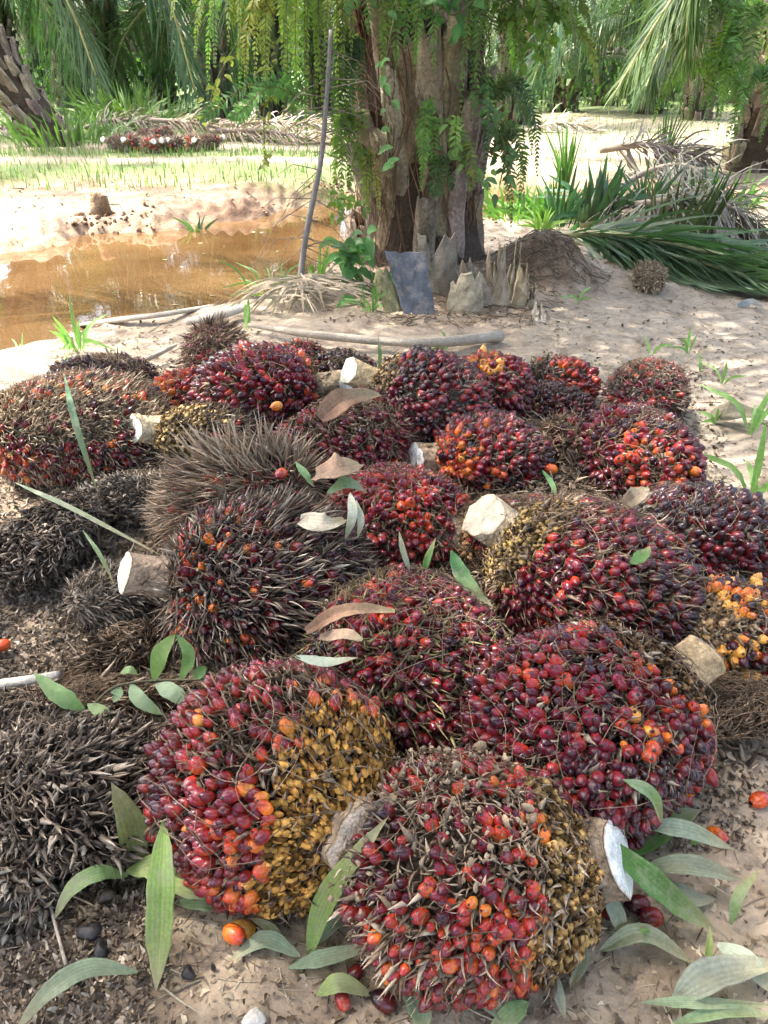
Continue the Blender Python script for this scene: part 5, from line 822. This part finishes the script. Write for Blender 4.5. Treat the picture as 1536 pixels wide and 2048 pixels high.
litter('leaf_litter', [(1060, 1560, 540, 740, 900, 1), (1380, 1560, 740, 1250, 500, .8), (250, 1560, 1700, 2060, 900, .6), (640, 1060, 480, 660, 1400, 1), (100, 520, 640, 760, 500, 1), (0, 700, 380, 480, 350, 2.0), (1060, 1560, 440, 560, 300, 1.3), (0, 720, 350, 420, 300, 2)], M_dead, [(.30, .23, .16), (.20, .15, .10), (.40, .33, .24), (.12, .085, .06)], FLK, .006, .018, 2, .5)
litter('twig_litter', [(-60, 400, 1130, 1960, 700, 1), (250, 1560, 1700, 2060, 420, .8), (1060, 1560, 540, 1250, 400, 1.2), (640, 1060, 480, 660, 260, 1.4), (100, 520, 640, 760, 110, 1.4), (200, 1450, 720, 1250, 500, 1.2), (0, 700, 370, 480, 150, 3)], M_dead, [(.30, .24, .17), (.42, .36, .27), (.17, .12, .08)], TW, .03, .10, 3)
BL = (np.array([[-.06, 0, 0], [.06, 0, 0], [.05, .12, .5], [-.03, .1, .5], [.03, .35, 1]]), np.array([[0, 1, 2, 3]]), np.array([[3, 2, 4]]), np.ones((5, 3)))
r = np.random.default_rng(9); mb = MB(); q = np.concatenate([scatter_px(-460, 760, 262, 318, 25000, r), scatter_px(-460, 760, 318, 380, 4300, r), scatter_px(940, 1960, 262, 330, 7000, r), scatter_px(-460, 1960, 236, 262, 9500, r)])
tr = np.exp(-((q[:, 1]-.04*q[:, 0]-13.2)/.5)**2)+np.exp(-((q[:, 1]-.04*q[:, 0]-15.6)/.7)**2); q = q[r.uniform(size=len(q)) > 1.3*tr]; n = len(q); a = r.uniform(0, 6.28, n); s = .02+.16*r.uniform(0, 1, n)**3.0
M = rotz_batch(frame(np.tile([0, 0, 1.], (n, 1))), a)*s[:, None, None]; mb.inst(BL, M, q, np.array([(.11, .175, .055), (.15, .20, .08), (.08, .14, .04), (.20, .20, .11)])[r.integers(0, 4, n)]); tag(link('field_grass', mb.mesh('field_grass', M_fern)), kind='stuff')

r = np.random.default_rng(21); mb = MB()
for i in range(260):
    a = r.uniform(0, 6.28); q = np.array([Pm[0]+.06, Pm[1]+.22, 0])+np.array([r.normal()*.17, r.normal()*.14, 0]); X = []
    for k_ in range(7): q = q+np.array([math.cos(a), math.sin(a), 0])*r.uniform(.012, .03); a += r.normal()*.5; X.append([q[0], q[1], gh1(q[0], q[1])+.006+.008*r.uniform()])
    mb.tube(X, r.uniform(.001, .003), np.array([.16, .12, .08])*r.uniform(.5, 1.6), k=3, caps=False)
tag(link('mound_roots', mb.mesh('mound_roots', M_spike)), kind='stuff')

# straw, husks and broken spikelets filling the pile between the bunches
r = np.random.default_rng(33); lo, hi = PILE.min(0)-.1, PILE.max(0)+.1
mbx = MB(); palA = np.array([(.17, .13, .09), (.28, .21, .15), (.09, .065, .05), (.38, .31, .23)])
for n0, T, s0, s1 in ((15000, SPKT[0], .02, .05), (14000, SPK[1], .03, .07), (12000, FLK, .006, .016)):
    q = np.stack([r.uniform(lo[0], hi[0], n0), r.uniform(lo[1], hi[1], n0), np.zeros(n0)], -1); q = q[r.uniform(size=n0) < sst(.10, -.05, sdf(q[:, 0], q[:, 1], PILE))]; n = len(q)
    q[:, 2] = gh(q[:, 0], q[:, 1])+r.uniform(0, .02, n); a = r.uniform(0, 6.28, n); el = r.normal(size=n)*.45
    M = rotz_batch(frame(np.stack([np.cos(a)*np.cos(el), np.sin(a)*np.cos(el), np.abs(np.sin(el))], -1)), r.uniform(0, 6.28, n)) if T is not FLK else rotz_batch(frame(nrm(r.normal(size=(n, 3))*.7+np.array([0, 0, 1]))), a)
    mbx.inst(T, M*r.uniform(s0, s1, n)[:, None, None], q, palA[r.integers(0, 4, n)]*r.uniform(.6, 1.2, (n, 1)))
tag(link('spikelet_litter', mbx.mesh('spikelet_litter', M_spike)), kind='stuff')

# floating leaf bits on the pond and rooty mat before the trunk
r = np.random.default_rng(41); mb = MB(); n = 80; q = np.stack([r.uniform(-6, 1.2, n), r.uniform(4.2, 8.6, n), np.full(n, Wz+.004)], -1); q = q[sdf(q[:, 0], q[:, 1]) < -.03]; n = len(q)
mb.inst(FLK, rotz_batch(frame(np.tile([0, 0.02, 1.], (n, 1))), r.uniform(0, 6.28, n))*r.uniform(.012, .04, n)[:, None, None]*np.array([1, 1, .2])[None, :, None], q, np.array([(.25, .19, .12), (.16, .2, .07), (.35, .3, .2)])[r.integers(0, 3, n)]); tag(link('floating_leaf_litter', mb.mesh('floating_leaf_litter', M_dead)), kind='stuff')
mb = MB()
for i in range(420):
    a = r.uniform(0, 6.28); q = PG(r.uniform(780, 1090), r.uniform(500, 650)); X = []
    for k_ in range(6): q = q+np.array([math.cos(a), math.sin(a), 0])*r.uniform(.012, .035); a += r.normal()*.45; X.append([q[0], q[1], gh1(q[0], q[1])+.004+.012*r.uniform()])
    mb.tube(X, r.uniform(.001, .0035), np.array([.20, .14, .09])*r.uniform(.4, 1.6), k=3, caps=False)
tag(link('root_mat', mb.mesh('root_mat', M_spike)), kind='stuff')

r = np.random.default_rng(51); mb = MB(); n = 60000; q = np.stack([r.uniform(-7, 4, n), r.uniform(6.2, 11.5, n), np.zeros(n)], -1); d_ = sdf(q[:, 0], q[:, 1]); pr = np.exp(-((d_-.25)/.35)**2)*np.clip(.4+waves(52, 10, 1.5, 5)(q), 0, 1)
q = q[(d_ > .02) & (r.uniform(size=n) < pr*.55)]; n = len(q); q[:, 2] = gh(q[:, 0], q[:, 1]); T = lathe([(-.8, .5), (-.3, 1), (.3, .9), (.8, .5), (1, .1)], 7, lambda z: np.array([1., 1, 1]), .25, 4).template()
mb.inst(T, frame(nrm(r.normal(size=(n, 3))))*(r.uniform(.008, .028, n)*np.where(r.uniform(size=n) < .06, 2.2, 1))[:, None, None]*r.uniform(.5, 1.4, (n, 1, 3)), q, np.array([(.17, .09, .05), (.12, .075, .05), (.24, .16, .11)])[r.integers(0, 3, n)]*r.uniform(.6, 1.2, (n, 1)))
tag(link('bank_clods', mb.mesh('bank_clods', M_clod)), kind='stuff')
for i, (lb, x, y, n, L) in enumerate([('dark upright green blades among the dead fronds', 1290, 430, 26, .55), ('stiff dark green shoot at the right of the heap', 1400, 440, 24, .50), ('dark green shoot nearest the mound', 1120, 455, 22, .50)]): tuft(lb, x, y, n, L, .030, (.04, .085, .04), 95+i, .45, .35, group='dark shoots in the right heap', r0=.12)
